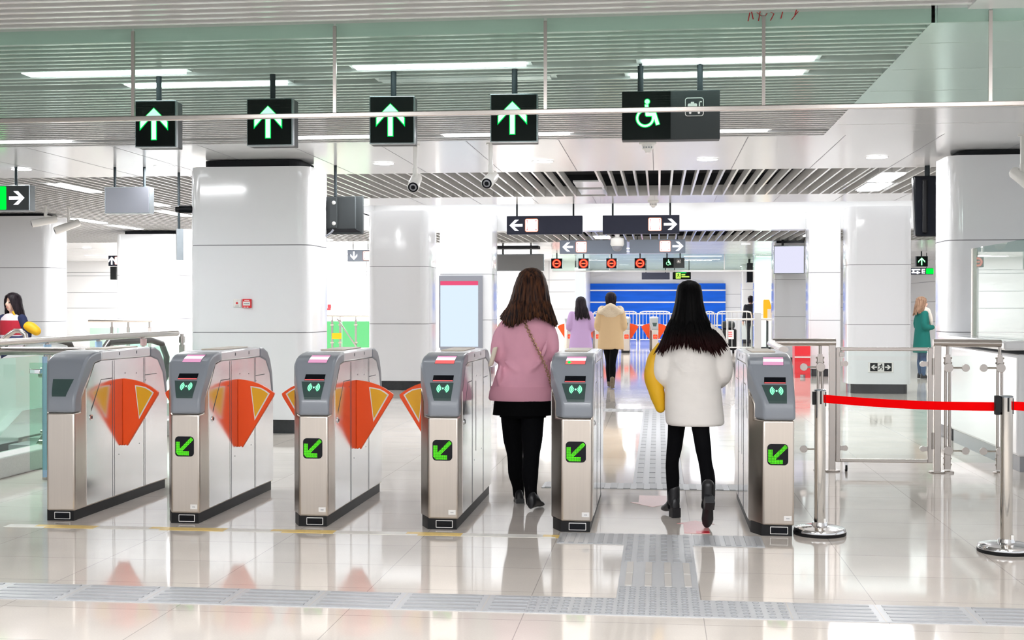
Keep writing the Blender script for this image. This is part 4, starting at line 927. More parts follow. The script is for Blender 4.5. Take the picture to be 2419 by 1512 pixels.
MB().tube([(-.30,0,.82),(-.05,0,1.06),(.04,0,1.115),(.11,0,1.115),(.17,.0,1.07),(.18,0,.96),(.18,0,.0)],.03,14).build('tube',M['satin'],r)
# far left railing and the mint-lit one right of the big column
rc=glass_rail('railing',[(-11.6,25.2),(-10.9,25.2),(-10.25,25.2)],'glass railing far left between the two left columns',z=1.12,r_rail=.025)
for x in (-11.1,-10.75,-10.3): simple_post(rc,x,25.2,1.12)
rd=glass_rail('railing',[(-10.7,39.2),(-9.8,39.2),(-8.6,39.2)],'glass railing with mint-lit panels right of the big column',z=1.13,r_rail=.025,glass='glass_vgreen')
for x in (-10.1,-9.85,-9.35,-8.75): simple_post(rd,x,39.2,1.13)
b=MB(); b.prism([(-9.95,39.1,1.05),(-9.9,39.1,1.05),(-9.2,39.1,.05),(-9.25,39.1,.05)],(0,.05,0)); b.build('stair_handrail',M['satin'],rd,smooth=0)
tag(MB().box(-10.05,38.95,.42,-9.75,38.98,.6).build('warning_sign',M['yellow'],smooth=0),'small yellow warning sign on the mint-lit railing','sign')
tag(MB().box(-10.6,40.2,.0,-8.5,40.25,.95).build('lit_panel',M['e_mint_wall'],smooth=0),'mint-green lit panel behind the far railing','lit panel')
tag(MB().box(at(774,722,43.9).x,43.9,1.38,at(781,722,43.9).x,43.98,1.5).box(at(768,722,43.9).x,43.9,1.30,at(780,722,43.9).x,43.98,1.36).build('wall_notice',M['red'],smooth=0),'tiny red notice on the far wall right of the big column','sign')
# ================================================================== PEOPLE
def remeshed(mb,name,mat,parent,vox=.012,smooth=4,fac=.5):
    o=mb.build(name,mat,parent,smooth=0)
    m=o.modifiers.new('r','REMESH'); m.mode='VOXEL'; m.voxel_size=vox; m.use_smooth_shade=True
    s=o.modifiers.new('s','SMOOTH'); s.iterations=smooth; s.factor=fac
    dg=bpy.context.evaluated_depsgraph_get(); dg.update()
    me=bpy.data.meshes.new_from_object(o.evaluated_get(dg)); old=o.data; o.modifiers.clear(); o.data=me; bpy.data.meshes.remove(old)
    me.name=name; me.polygons.foreach_set('use_smooth',[True]*len(me.polygons)); me.update()
    if not me.materials: me.materials.append(mat)
    return o
def hand(mb,w,d,up,side,curl=.5,s=1.0):
    """palm + five fingers from wrist w along d; up = back of the hand, side = +1/-1 thumb side"""
    d=Vector(d).normalized(); up=Vector(up); up=(up-d*up.dot(d)).normalized(); lat=d.cross(up)*side
    w=Vector(w)
    for k in (-1,-.33,.33,1): mb.limb([(w+lat*.012*k*s,.014*s),(w+d*.05*s+lat*.026*k*s,.014*s),(w+d*.085*s+lat*.030*k*s,.011*s)],10,3)
    for k,(o,L) in enumerate(((.033,.068),(.011,.078),(-.011,.073),(-.033,.056))):
        b=w+d*.085*s+lat*o*s; c1=d*math.cos(curl*.7)-up*math.sin(curl*.7); c2=d*math.cos(curl*1.7)-up*math.sin(curl*1.7)
        p1=b+c1*L*.5*s; p2=p1+c2*L*.5*s
        mb.limb([(b-d*.01,.0092*s),(p1,.0085*s),(p2,.007*s)],8,3)
    t=w+d*.02*s+lat*.03*s; t1=t+(d*.6+lat*.75-up*.25).normalized()*.035*s; t2=t1+(d*.9+lat*.35-up*.35).normalized()*.03*s
    mb.limb([(t-lat*.01,.012*s),(t1,.0105*s),(t2,.008*s)],8,3)
def head(mb,c,yaw=0.0,s=1.0):
    """head centre c, face towards +Y turned by yaw"""
    cy,sy=math.cos(yaw),math.sin(yaw); R=lambda x,y,z:Vector((c[0]+(x*cy-y*sy)*s,c[1]+(x*sy+y*cy)*s,c[2]+z*s))
    def E(p,r): 
        rs=[]; n,m=16,10
        for i in range(m+1):
            a=-PI/2+PI*i/m; q=max(math.cos(a),.03); rs.append([R(p[0]+r[0]*q*math.cos(2*PI*k/n),p[1]+r[1]*q*math.sin(2*PI*k/n),p[2]+r[2]*math.sin(a)) for k in range(n)])
        mb.rings(rs)
    E((0,-.012,.03),(.073,.092,.085)); E((0,.03,-.04),(.056,.062,.072)); E((0,.055,-.092),(.026,.022,.018))
    mb.limb([(R(0,.088,.012),.009*s),(R(0,.104,-.022),.013*s),(R(0,.096,-.032),.012*s)],8,3)
    for g in (-1,1): E((g*.075,-.005,-.005),(.010,.022,.032)); E((g*.045,.058,-.02),(.02,.022,.02))
    return R
def face(R,parent,s=1.0):
    for g in (-1,1):
        b=MB(); p=R(g*.031,.082,.004); b.ell(p,(.012*s,.010*s,.007*s)); b.build('eye',M['eye'],parent)
    b=MB(); p=R(0,.092,-.062); b.ell(p,(.02*s,.008*s,.007*s)); b.build('lips',M['lip'],parent)
def hair(name,rows,mat,parent,n=96,amp=.035,thick=.72,locks=0,lock_len=.12,seed=1,yaw=0.0,jag=.02,lobes=(0,0,0),lr=.012):
    """crescent loft: rows (cx,cy,z,rx,ry,opening) around the head; opening = half angle left free at the face (+Y)"""
    rnd=random.Random(seed); ph=[rnd.uniform(0,6.28) for _ in range(4)]; jit=[rnd.uniform(-1,1) for _ in range(n)]
    rs=[]; R=len(rows)
    for i,(cx,cy,z,rx,ry,op) in enumerate(rows):
        o=[];q=[]
        for k in range(n):
            a=PI/2+yaw+op+(2*PI-2*op)*k/(n-1); t=i/(R-1)
            m=1+amp*t*(math.sin(13*a+ph[0]+t*1.5)*.6+math.sin(23*a+ph[1]-t)*.5+math.sin(41*a+ph[2])*.35)
            zz=z+(jag*jit[k]*max(0,t-.7)/.3 if t>.7 else 0)+(lobes[0]*math.cos(lobes[1]*(a-lobes[2]))*max(0,t-.55)/.45)
            o.append(Vector((cx+rx*m*math.cos(a),cy+ry*m*math.sin(a),zz)))
            q.append(Vector((cx+rx*m*thick*math.cos(a),cy+ry*m*thick*math.sin(a),zz)))
        rs.append(o+q[::-1])
    b=MB(); b.rings(rs)
    cx,cy,z,rx,ry,op=rows[-1]; c2=rows[-2]
    for l in range(locks):
        a=PI/2+yaw+op+(2*PI-2*op)*(l+rnd.random())/locks; f=.93+.1*rnd.random()
        i=-4 if (len(rows)>=6 and rnd.random()<.6) else -3; pr=rows[i]; mr=rows[i+1 if i==-4 else -2]
        p0=Vector((pr[0]+pr[3]*.95*math.cos(a),pr[1]+pr[4]*.95*math.sin(a),pr[2])); p1=Vector((cx+rx*f*math.cos(a),cy+ry*f*math.sin(a),z+lobes[0]*math.cos(lobes[1]*(a-lobes[2])))); pm=Vector((mr[0]+mr[3]*1.005*math.cos(a),mr[1]+mr[4]*1.005*math.sin(a),mr[2])); d=(p1-p0).normalized()
        dl=lock_len*(.35+.75*rnd.random()); fl=Vector((math.cos(a),math.sin(a),0))*.22*rnd.uniform(-.5,1)
        p2=p1+(d+fl).normalized()*dl*.5; p3=p2+(d+fl*1.8).normalized()*dl*.5
        b.limb([(p0-Vector((math.cos(a),math.sin(a),0))*.012,.003),(pm,lr*.6),(p1,lr),(p2,lr*.75),(p3,.0012)],6,3)
    return b.build(name,mat,parent,smooth=60)
def L(root,px,py,Y,dy=0.0): 
    p=at(px,py,Y); return (p.x-root[0],p.y-root[1]+dy,p.z-root[2])
def rows_px(root,Y,rows,cyoff=0.0,ox=.5):                 # (py,xl,xr,ry[,cy])
    out=[]
    for row in rows:
        py,xl,xr,ry=row[:4]; cy=row[4] if len(row)>4 else 0
        a=at(xl,py,Y); c=at(xr,py,Y); out.append(((a.x+c.x)/2-root[0],Y-root[1]+cy+cyoff,a.z-root[2],(c.x-a.x)/2,ry))
    return out[::-1]
def shoe(parent,ankle,d,pitch=0.0,heel=.05,boot=0.0,mat='shoe',L_=.235,name='shoe'):
    """shoe below an ankle point; d = toe direction (x,y); pitch tilts the toe down"""
    d=Vector((d[0],d[1],0)).normalized(); w=Vector((-d.y,d.x,0)); a=Vector(ankle)
    c,s=math.cos(pitch),math.sin(pitch); fw=d*c-Vector((0,0,1))*s; up=d*s+Vector((0,0,1))*c
    P=lambda x,y,z:a+fw*x+w*y+up*z
    b=MB(); rs=[]
    for x,hw,zb,zt in ((-.058,.022,-.09+heel*.0,-.02),(-.05,.030,-.09,.01),(-.02,.034,-.09,.03),(.03,.035,-.09+heel*-.0,.012),(.07,.038,-.085-heel*.35,-.035),(.11,.041,-.088-heel*.55,-.055),(.145,.034,-.088-heel*.6,-.066),(.17,.018,-.086-heel*.6,-.074)):
        r=[]
        for k in range(14):
            an=2*PI*k/14; zz=(zb+zt)/2+(zt-zb)/2*math.sin(an); r.append(P(x,hw*math.cos(an)*(1.0 if math.sin(an)<0 else .9),zz-.0))
        rs.append(r)
    b.rings(rs)
    if heel>.02: b.prism([P(-.062,-.030,-.06),P(.0,-.030,-.06),P(.0,.030,-.06),P(-.062,.030,-.06)],-up*(heel+.028))
    if boot: q=P(-.012,0,-.025); b.limb([(q,.040),(q+Vector((0,0,boot*.6)),.040),(q+Vector((0,0,boot)),.040)],16)
    return b.build(name,M[mat],parent,smooth=50)

# ---- woman in pink -------------------------------------------------
Yp=9.0; rp=(-.935,9.0,0.0)
P=empty('person',rp,'woman in a pink sweater and black skirt walking through, chain strap across her back','person')
bm_=MB(); hc=L(rp,1255,672,Yp); R=head(bm_,(hc[0],0,1.565))
bm_.limb([((hc[0],-.01,1.30),.06),((hc[0],-.012,1.46),.05)])
bm_.loft(rows_px(rp,Yp,[(748,1205,1290,.06),(762,1185,1302,.08),(800,1192,1298,.10),(850,1195,1292,.095),(890,1190,1292,.10),(940,1180,1292,.11),(962,1185,1285,.10)]))
lk=[(L(rp,1209,960,9.02),.075),(L(rp,1210,985,9.06),.075),(L(rp,1213,1030,9.12),.07),(L(rp,1217,1080,9.14),.05),(L(rp,1219,1115,9.17),.051),(L(rp,1224,1150,9.2),.036),(L(rp,1225,1168,9.2),.034)]
rk=[(L(rp,1258,960,9.0),.075),(L(rp,1258,985,8.99),.075),(L(rp,1257,1030,8.95),.069),(L(rp,1255,1080,8.9),.051),(L(rp,1252,1118,8.88),.052),(L(rp,1254,1160,8.85),.036),(L(rp,1256,1185,8.84),.035)]
bm_.limb(lk); bm_.limb(rk)
for sx,sh,el,wr in ((-1,L(rp,1190,775,Yp),L(rp,1180,842,Yp),L(rp,1196,838,Yp,.24)),(1,L(rp,1292,775,Yp),L(rp,1302,838,Yp),L(rp,1290,828,Yp,.24))):
    bm_.limb([(sh,.048),(el,.038),(wr,.028)]); hand(bm_,wr,(-sx*.3,.9,.2),(0,0,1),sx,.6)
bo=remeshed(bm_,'body',M['skin'],P,.007,3); face(R,bo)
b=MB(); b.loft(rows_px(rp,Yp,[(744,1216,1282,.065),(752,1196,1298,.085),(766,1184,1306,.10),(790,1180,1306,.118),(830,1186,1300,.12),(870,1175,1301,.125),(905,1164,1303,.135),(922,1158,1303,.138)]))
b.limb([(L(rp,1200,768,Yp),.058),(L(rp,1184,800,Yp),.064),(L(rp,1178,838,Yp,.0),.058),(L(rp,1192,840,Yp,.12),.05),(L(rp,1198,836,Yp,.22),.042)])
b.limb([(L(rp,1288,768,Yp),.058),(L(rp,1299,800,Yp),.062),(L(rp,1302,832,Yp,.0),.055),(L(rp,1292,832,Yp,.12),.05),(L(rp,1288,826,Yp,.22),.042)])
for x0,y0,x1,y1,rr in ((1195,850,1250,885,.012),(1215,895,1270,905,.012),(1285,850,1240,880,.010),(1188,860,1180,905,.014),(1296,800,1280,850,.012)):   # folds
    b.limb([(L(rp,x0,y0,Yp,-.105),rr*.6),(L(rp,(x0+x1)/2,(y0+y1)/2+4,Yp,-.118),rr*1.6),(L(rp,x1,y1,Yp,-.108),rr*.6)])
remeshed(b,'sweater',M['pink'],P,.011,5)
b=MB(); b.loft(rows_px(rp,Yp,[(912,1160,1303,.139),(925,1156,1304,.142),(940,1154,1304,.144),(945,1157,1303,.138)]),n=40); b.build('sweater_hem',M['pink_rib'],P,smooth=60)
b=MB(); b.loft(rows_px(rp,Yp,[(925,1172,1294,.125),(950,1167,1303,.14),(979,1164,1306,.15)]),n=40); b.build('skirt',M['skirt'],P,smooth=60)
b=MB(); b.limb([(p,r_+.006) for p,r_ in lk],18); b.limb([(p,r_+.006) for p,r_ in rk],18); b.loft(rows_px(rp,Yp,[(915,1184,1290,.10),(960,1182,1290,.115),(985,1180,1290,.10)])); b.build('tights',M['tights'],P,smooth=60)
shoe(P,L(rp,1225,1163,9.2),(-.25,.95),.35,.05); shoe(P,(rk[-1][0][0]+.012,rk[-1][0][1],.105),(.25,.95),0,.02)
hx=hc[0]; hr=[(hx,-.0,1.682,.012,.012,.02),(hx,-.005,1.672,.045,.05,.02),(hx,-.01,1.645,.082,.095,.02),(hx,-.012,1.60,.103,.118,.5),(hx-.002,-.015,1.55,.118,.125,.75),(hx-.004,-.02,1.48,.132,.128,.9),(hx-.006,-.03,1.42,.145,.125,1.0),(hx-.008,-.035,1.37,.158,.122,1.05),(hx-.008,-.04,1.335,.178,.125,1.1)]
hair('hair',hr,M['hair_brown'],P,locks=260,lock_len=.05,seed=3,amp=.05,lobes=(.03,3,1.5*PI+.35),lr=.009)
# chain bag (held: a thing of its own)
B=empty('shoulder_bag',rp,'cream shoulder bag on a chain strap, at the left elbow of the woman in pink','bag')
c=L(rp,1172,842,Yp); b=MB(); b.prism([(c[0]-.008,-.115,c[2]+.068),(c[0]+.026,-.115,c[2]+.072),(c[0]-.012,-.115,c[2]-.062),(c[0]-.046,-.115,c[2]-.07)],(0,.05,0)); b.build('bag_body',M['cream_bag'],B,smooth=0,bevel=.012,seg=3)
b=MB(); pts=[Vector(L(rp,1238,744,Yp,-.075)),Vector(L(rp,1247,770,Yp,-.112)),Vector(L(rp,1262,800,Yp,-.13)),Vector(L(rp,1280,836,Yp,-.137)),Vector(L(rp,1294,866,Yp,-.13)),Vector(L(rp,1302,895,Yp,-.10)),Vector(L(rp,1305,912,Yp,-.04))]
def chain(b,pts,n,rl=.0075,rt=.0022):
    seg=[(pts[i+1]-pts[i]).length for i in range(len(pts)-1)]; T=sum(seg)
    for k in range(n):
        s=T*(k+.5)/n; i=0
        while i<len(seg)-1 and s>seg[i]: s-=seg[i]; i+=1
        p=pts[i].lerp(pts[i+1],s/seg[i]); d=(pts[i+1]-pts[i]).normalized(); u=d.cross(Vector((0,1,0))).normalized() if k%2 else Vector((0,1,0)); L2=T/n*.62
        b.tube([p+d*(L2*math.cos(2*PI*q/10))+u*rl*math.sin(2*PI*q/10) for q in range(11)],rt,6,cap=False)
chain(b,pts,34,.010,.0034); b.build('chain_strap',M['gold'],B)

# ---- woman in white ------------------------------------------------
Yw=8.5; rw=(.20,8.5,0.0)
P=empty('person',rw,'woman striding away in a cream white coat and black leggings, long black hair','person')
hx=L(rw,1628,700,Yw)[0]; bm_=MB(); R=head(bm_,(hx,0,1.455),0,.97); bm_.limb([((hx,-.01,1.18),.06),((hx,-.01,1.36),.05)])
bm_.loft(rows_px(rw,Yw,[(782,1590,1672,.06),(800,1580,1690,.085),(860,1585,1690,.1),(920,1588,1692,.1),(970,1590,1692,.11),(985,1600,1680,.09)]))
lk=[(L(rw,1600,990,8.55),.054),(L(rw,1594,1050,8.6),.045),(L(rw,1588,1092,8.62),.037),(L(rw,1589,1125,8.64),.038),(L(rw,1590,1170,8.66),.033),(L(rw,1590,1195,8.66),.032)]
rk=[(L(rw,1652,990,8.45),.055),(L(rw,1660,1050,8.42),.046),(L(rw,1666,1092,8.4),.038),(L(rw,1672,1125,8.36),.040),(L(rw,1674,1170,8.27),.035),(L(rw,1671,1195,8.22),.033)]
bm_.limb(lk); bm_.limb(rk)
for sx,sh,el,wr in ((-1,L(rw,1584,800,Yw),L(rw,1566,880,Yw),L(rw,1580,905,Yw,.2)),(1,L(rw,1692,800,Yw),L(rw,1704,885,Yw),L(rw,1694,905,Yw,.2))):
    bm_.limb([(sh,.045),(el,.036),(wr,.027)]); hand(bm_,wr,(-sx*.2,.9,.0),(0,0,1),sx,.7)
bo=remeshed(bm_,'body',M['skin'],P,.007,3); face(R,bo,.97)
b=MB(); b.loft(rows_px(rw,Yw,[(766,1596,1664,.075,-.01),(774,1580,1680,.10),(790,1570,1694,.118),(815,1570,1698,.13),(860,1573,1700,.135),(910,1570,1703,.142),(960,1570,1708,.152),(996,1572,1712,.16),(1004,1576,1710,.156)]))
b.limb([(L(rw,1590,792,Yw),.058),(L(rw,1572,838,Yw),.066),(L(rw,1564,884,Yw),.06),(L(rw,1574,904,Yw,.12),.052),(L(rw,1580,906,Yw,.18),.045)])
b.limb([(L(rw,1688,792,Yw),.058),(L(rw,1704,838,Yw),.066),(L(rw,1710,880,Yw),.06),(L(rw,1702,902,Yw,.12),.052),(L(rw,1695,906,Yw,.18),.045)])
b.limb([(L(rw,1588,775,Yw,-.05),.035),(L(rw,1610,800,Yw,-.12),.035),(L(rw,1650,800,Yw,-.12),.035),(L(rw,1676,775,Yw,-.05),.035)])
for x0,y0,x1,y1 in ((1590,850,1640,890),(1590,925,1650,950)): b.limb([(L(rw,x0,y0,Yw,-.10),.006),(L(rw,(x0+x1)/2,(y0+y1)/2+4,Yw,-.125),.016),(L(rw,x1,y1,Yw,-.135),.006)])
remeshed(b,'coat',M['cream_coat'],P,.012,6)
b=MB(); b.limb([(p,r_+.006) for p,r_ in lk],18); b.limb([(p,r_+.006) for p,r_ in rk],18); b.build('leggings',M['tights'],P,smooth=60)
shoe(P,(lk[-1][0][0],lk[-1][0][1],.125),(-.35,.9),0,.035,.09,name='boot'); shoe(P,(rk[-1][0][0],rk[-1][0][1]-.0,.20),(-.1,1),.95,.03,.08,name='boot')
hr=[(hx,0,1.578,.012,.012,.02),(hx,-.004,1.57,.04,.045,.02),(hx,-.008,1.545,.074,.088,.02),(hx,-.01,1.50,.084,.108,.5),(hx,-.012,1.44,.090,.115,.8),(hx,-.02,1.36,.108,.12,.9),(hx,-.03,1.28,.142,.125,1.0),(hx+.008,-.035,1.22,.168,.13,1.1),(hx+.012,-.04,1.19,.186,.132,1.15)]
hair('hair',hr,M['hair_black'],P,locks=240,lock_len=.09,seed=5,amp=.04,lobes=(.022,3,1.5*PI-.3),lr=.009)
B=empty('shoulder_bag',rw,'mustard yellow bag hanging at the left side of the woman in white','bag')
b=MB(); b.limb([(L(rw,1556,812,Yw,.03),.012),(L(rw,1546,850,Yw,.03),.05),(L(rw,1543,890,Yw,.03),.062),(L(rw,1552,930,Yw,.03),.052),(L(rw,1560,965,Yw,.03),.034)],18); remeshed(b,'bag_body',M['mustard'],B,.01,5)
b=MB(); b.tube([L(rw,1558,822,Yw,.02),L(rw,1566,800,Yw,-.03),L(rw,1582,778,Yw,-.06)],.010,8); b.build('strap',M['mustard'],B)

# ---- generic smaller figures ---------------------------------------
def person(x,y,h,label,rz=0.0,coat=None,coat_rows=None,legs='tights',hair_rows=None,hair_mat='hair_dark',shoes='shoe',stride=.0,arms='front',extra=None,vox=.014,locks=18,legx=.085):
    s=h/1.62; P=empty('person',(x,y,0),label,'person',None,rz); v=lambda a,b_,c:(a*s,b_*s,c*s)
    bm_=MB(); R=head(bm_,v(0,0,1.50),0,s); bm_.limb([(v(0,-.01,1.28),.06*s),(v(0,-.01,1.42),.048*s)])
    bm_.loft([(0,0,z*s,rx*s,ry*s) for z,rx,ry in ((.76,.12,.09),(.86,.165,.11),(1.0,.125,.09),(1.15,.15,.10),(1.28,.165,.085),(1.345,.10,.06))])
    lk=[(v(-.085,stride*.0,.84),.082*s),(v(-legx,stride*.5,.45),.05*s),(v(-legx,stride*.45-.01,.32),.05*s),(v(-legx,stride*.7,.09),.034*s)]
    rk=[(v(.085,0,.84),.082*s),(v(legx,-stride*.5,.45),.05*s),(v(legx,-stride*.6,.32),.05*s),(v(legx,-stride*.8,.09),.034*s)]
    bm_.limb(lk); bm_.limb(rk); sl=[]
    for sx in (-1,1):
        sh,el=v(sx*.17,0,1.29),v(sx*.225,-.03,1.04)
        wr=v(sx*.10,.20,1.02) if arms=='front' else v(sx*.23,.06,.82)
        dd=(-sx*.5,.8,.1) if arms=='front' else (0,.2,-1)
        bm_.limb([(sh,.046*s),(el,.038*s),(wr,.028*s)]); hand(bm_,wr,dd,(0,.2,1) if arms=='front' else (sx,0,0),sx,.6,s); sl.append((sh,el,wr))
    bo=remeshed(bm_,'body',M['skin'],P,.009,3); face(R,bo,s)
    b=MB(); b.limb([(p,r_+.007) for p,r_ in lk],14); b.limb([(p,r_+.007) for p,r_ in rk],14); b.loft([(0,0,z*s,rx*s,ry*s) for z,rx,ry in ((.76,.13,.10),(.86,.175,.12),(.98,.14,.1))]); b.build('trousers',M[legs],P,smooth=60)
    for a in (lk[-1],rk[-1]): shoe(P,(a[0][0],a[0][1],.10*s),(.0,1),0,.012,.1 if shoes=='boot_brown' else 0,shoes)
    if coat:
        b=MB(); b.loft([(0,cy*s,z*s,rx*s,ry*s) for z,rx,ry,cy in coat_rows])
        for sh,el,wr in sl: 
            sh,el,wr=Vector(sh),Vector(el),Vector(wr); b.limb([(sh*1.0,.066*s),(el,.06*s),(el.lerp(wr,.85),.048*s)])
        remeshed(b,'coat',M[coat],P,vox,4)
    if hair_rows: hair('hair',[(cx*s,cy*s,z*s,rx*s,ry*s,op) for cx,cy,z,rx,ry,op in hair_rows],M[hair_mat],P,n=48,locks=locks,lock_len=.08)
    return P,s
LONGHAIR=[(0,0,1.635,.012,.012,.02),(0,-.005,1.622,.05,.06,.02),(0,-.008,1.59,.083,.10,.05),(0,-.01,1.54,.096,.112,.6),(0,-.012,1.48,.10,.112,.8),(0,-.03,1.40,.11,.11,1.0),(0,-.045,1.32,.125,.105,1.1),(0,-.05,1.25,.13,.10,1.15)]
SHORT=[(0,0,1.635,.012,.012,.02),(0,-.005,1.622,.05,.06,.02),(0,-.008,1.59,.083,.10,.05),(0,-.01,1.54,.09,.106,.6),(0,-.015,1.48,.088,.104,.9),(0,-.03,1.44,.075,.085,1.1)]
COAT=[(1.36,.075,.06,0),(1.345,.11,.08,0),(1.30,.18,.105,0),(1.15,.19,.125,0),(1.0,.185,.125,0),(.85,.20,.14,0),(.72,.215,.15,0)]
LONGCOAT=[(1.37,.075,.06,0),(1.345,.12,.08,0),(1.30,.18,.105,0),(1.15,.19,.125,0),(1.0,.19,.13,0),(.8,.21,.15,0),(.62,.23,.165,0),(.52,.235,.17,0)]
pp=at(1372,800,24); person(pp.x,24,1.59,'woman in a lilac coat with long dark hair, just above the fifth gate','0' and 0.0,'lilac',LONGCOAT,hair_rows=[(cx+max(0,(1.5-z))*.12,cy,z,rx*1.05,ry,op) for cx,cy,z,rx,ry,op in LONGHAIR],stride=.15,locks=24)
pp=at(1443,800,22.3); P,s=person(pp.x,22.3,1.655,'woman in a beige parka with a pale fur hood, walking away past the fifth gate',0.0,'beige',[(1.37,.08,.07,0),(1.345,.13,.09,0),(1.29,.195,.12,0),(1.15,.20,.14,0),(.95,.205,.145,0),(.75,.22,.155,0),(.66,.225,.158,0)],hair_rows=SHORT,shoes='boot_brown',stride=.32,legx=.035)
b=MB()
for k in range(24):
    a=2*PI*k/24; b.ell((.175*s*math.cos(a),(-.03+.12*math.sin(a))*s,(1.365+.03*math.sin(a*3)-(.05*abs(math.cos(a))))*s),(.055*s,.06*s,.05*s),8,6)
b.ell((0,-.11*s,1.29*s),(.15*s,.06*s,.10*s)); remeshed(b,'fur_hood',M['fur'],P,.014,3)
pp=at(2178,800,25.9); P,s=person(pp.x,25.9,1.60,'woman in a bottle green coat and cream scarf standing side-on by the booth column',-PI/2+.15,'green_coat',LONGCOAT,legs='jeans',hair_rows=[(cx,cy-.01,z,rx,ry,min(op,1.0)) for cx,cy,z,rx,ry,op in LONGHAIR[:-1]],hair_mat='hair_light')
b=MB(); b.loft([(0,.0,z*s,rx*s,ry*s) for z,rx,ry in ((1.33,.11,.10),(1.36,.115,.115),(1.40,.10,.105),(1.43,.085,.09))]); b.limb([((.05*s,.10*s,1.36*s),.045),((.05*s,.15*s,1.2*s),.045),((.04*s,.165*s,1.08*s),.03)]); remeshed(b,'scarf',M['scarf'],P,.012,3)
pp=at(1773,760,46); person(pp.x,46,1.80,'person in a black suit standing with back turned beside the distant column',.4,'darkcloth',[(1.37,.075,.06,0),(1.345,.12,.08,0),(1.29,.20,.11,0),(1.15,.20,.125,0),(1.0,.18,.12,0),(.82,.19,.13,0)],legs='darkcloth',hair_rows=SHORT,arms='down')
pp=at(30,760,15.5); P,s=person(pp.x,15.5,1.575,'person in a red, white and navy jumper with dark hair, at the left edge',PI-.35,None,None,legs='navy',hair_rows=[(cx,cy,z,rx*1.08,ry*1.05,op*.75) for cx,cy,z,rx,ry,op in LONGHAIR])
b=MB(); b.loft([(0,0,z*s,rx*s,ry*s) for z,rx,ry in ((1.36,.075,.06),(1.345,.11,.085),(1.30,.175,.105),(1.27,.185,.115))]); b.build('jumper_yoke',M['whitecloth'],P,smooth=60)
b=MB(); b.loft([(0,0,z*s,rx*s,ry*s) for z,rx,ry in ((1.27,.185,.115),(1.2,.19,.125),(1.08,.185,.125))]); b.build('jumper_band',M['redcloth'],P,smooth=60)
b=MB(); b.loft([(0,0,z*s,rx*s,ry*s) for z,rx,ry in ((1.08,.185,.125),(.95,.185,.13),(.86,.19,.135))]); b.build('jumper_hem',M['whitecloth'],P,smooth=60)
for sx in (-1,1):
    sh,el,wr=Vector((sx*.17*s,0,1.29*s)),Vector((sx*.225*s,-.03*s,1.04*s)),Vector((sx*.10*s,.2*s,1.02*s)); b=MB(); b.limb([(sh,.06*s),(el,.056*s),(el.lerp(wr,.8),.045*s)]); b.build('sleeve',M['navy'],P,smooth=60)
B=empty('shoulder_bag',(pp.x+.26,15.45,1.13),'mustard bag behind the elbow of the person in the striped jumper','bag')
b=MB(); b.limb([((-.12,0,.05),.04),((0,0,.02),.07),((.08,0,-.03),.06)],14); remeshed(b,'bag_body',M['mustard'],B,.012,4); MB().tube([(-.12,0,.08),(-.19,-.02,.16),(-.22,-.03,.22)],.012,8).build('strap',M['mustard'],B)
# ================================================================== FAR END
GF='far row of fare gates with red stop symbols'
YF=39.6
x_=at(1469,800,YF).x; fx=[at(1353,800,YF).x, at(1420,800,YF).x, at(1487,800,YF).x, at(1555,800,YF).x, at(1622,800,YF).x]
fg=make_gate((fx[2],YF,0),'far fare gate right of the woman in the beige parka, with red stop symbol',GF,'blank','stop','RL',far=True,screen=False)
clone(fg,(fx[3],YF,0),'far fare gate left of the white-coated woman, with red stop symbol')
clone(fg,(fx[0],YF,0),'far fare gate left of the woman in lilac, with red stop symbol')
clone(fg,(fx[1],YF,0),'far fare gate glimpsed between the woman in lilac and the woman in beige')
def stop_sign(x0,x1,z0,z1,Y,label):
    w=x1-x0; h=z1-z0; r=empty('stop_sign',((x0+x1)/2,Y,z0),label,'overhead sign','far red no-entry signs')
    MB().box(-w/2,0,0,w/2,.16,h).build('sign_box',M['sign_frame'],r,smooth=0); f=MB().box(-w/2+.005,-.006,.005,w/2-.005,0,h-.005).build('sign_face',M['sign_black'],r,smooth=0)
    b=MB(); n=28
    for ro,ri,mat,y in ((.135,.075,M['e_red'],-.009),(.115,.096,M['e_red_core'],-.011)):
        vs=[]; 
        for k in range(n): a=2*PI*k/n; vs+=[(-0+ri*math.cos(a),y,h/2+ri*math.sin(a)),(ro*math.cos(a),y,h/2+ro*math.sin(a))]
        b.add(vs,[(2*k,2*k+1,(2*k+3)%(2*n),(2*k+2)%(2*n)) for k in range(n)],mat)
    b.add([(-.065,-.009,h/2-.022),(.065,-.009,h/2-.022),(.065,-.009,h/2+.022),(-.065,-.009,h/2+.022)],[(0,1,2,3)],M['e_red']); b.add([(-.058,-.011,h/2-.01),(.058,-.011,h/2-.01),(.058,-.011,h/2+.01),(-.058,-.011,h/2+.01)],[(0,1,2,3)],M['e_red_core'])
    b.build('no_entry_symbol',None,f,smooth=0); rods(r,(0,),h,ZC-z0,.02,.08)
for (a,c),l in zip(((1302,1328),(1366,1391),(1432,1457),(1499,1525)),('leftmost of the four small red no-entry signs','second of the four red no-entry signs from the left','third of the four red no-entry signs from the left','rightmost of the four red no-entry signs, next to the small wheelchair sign')):
    stop_sign(at(a,620,39).x,at(c,620,39).x,2.572,2.885,39,l)
access_sign(.131,.775,2.585,2.888,39,'small far sign with green wheelchair symbol beside the red no-entry signs')
lane_sign(at(2178,617,39).x,'distant green arrow sign between the two right columns, above the woman in green',.34,2.595,2.908,39)
r,f,w,h=board('direction_sign',at(2130,640,40).x,at(2205,640,40).x,2.39,2.585,40,M['sign_navy'],'lit sign with white characters and a green end, under the distant green arrow sign',group=GS,rod=(.3,.8),rodr=.01)
b=MB()
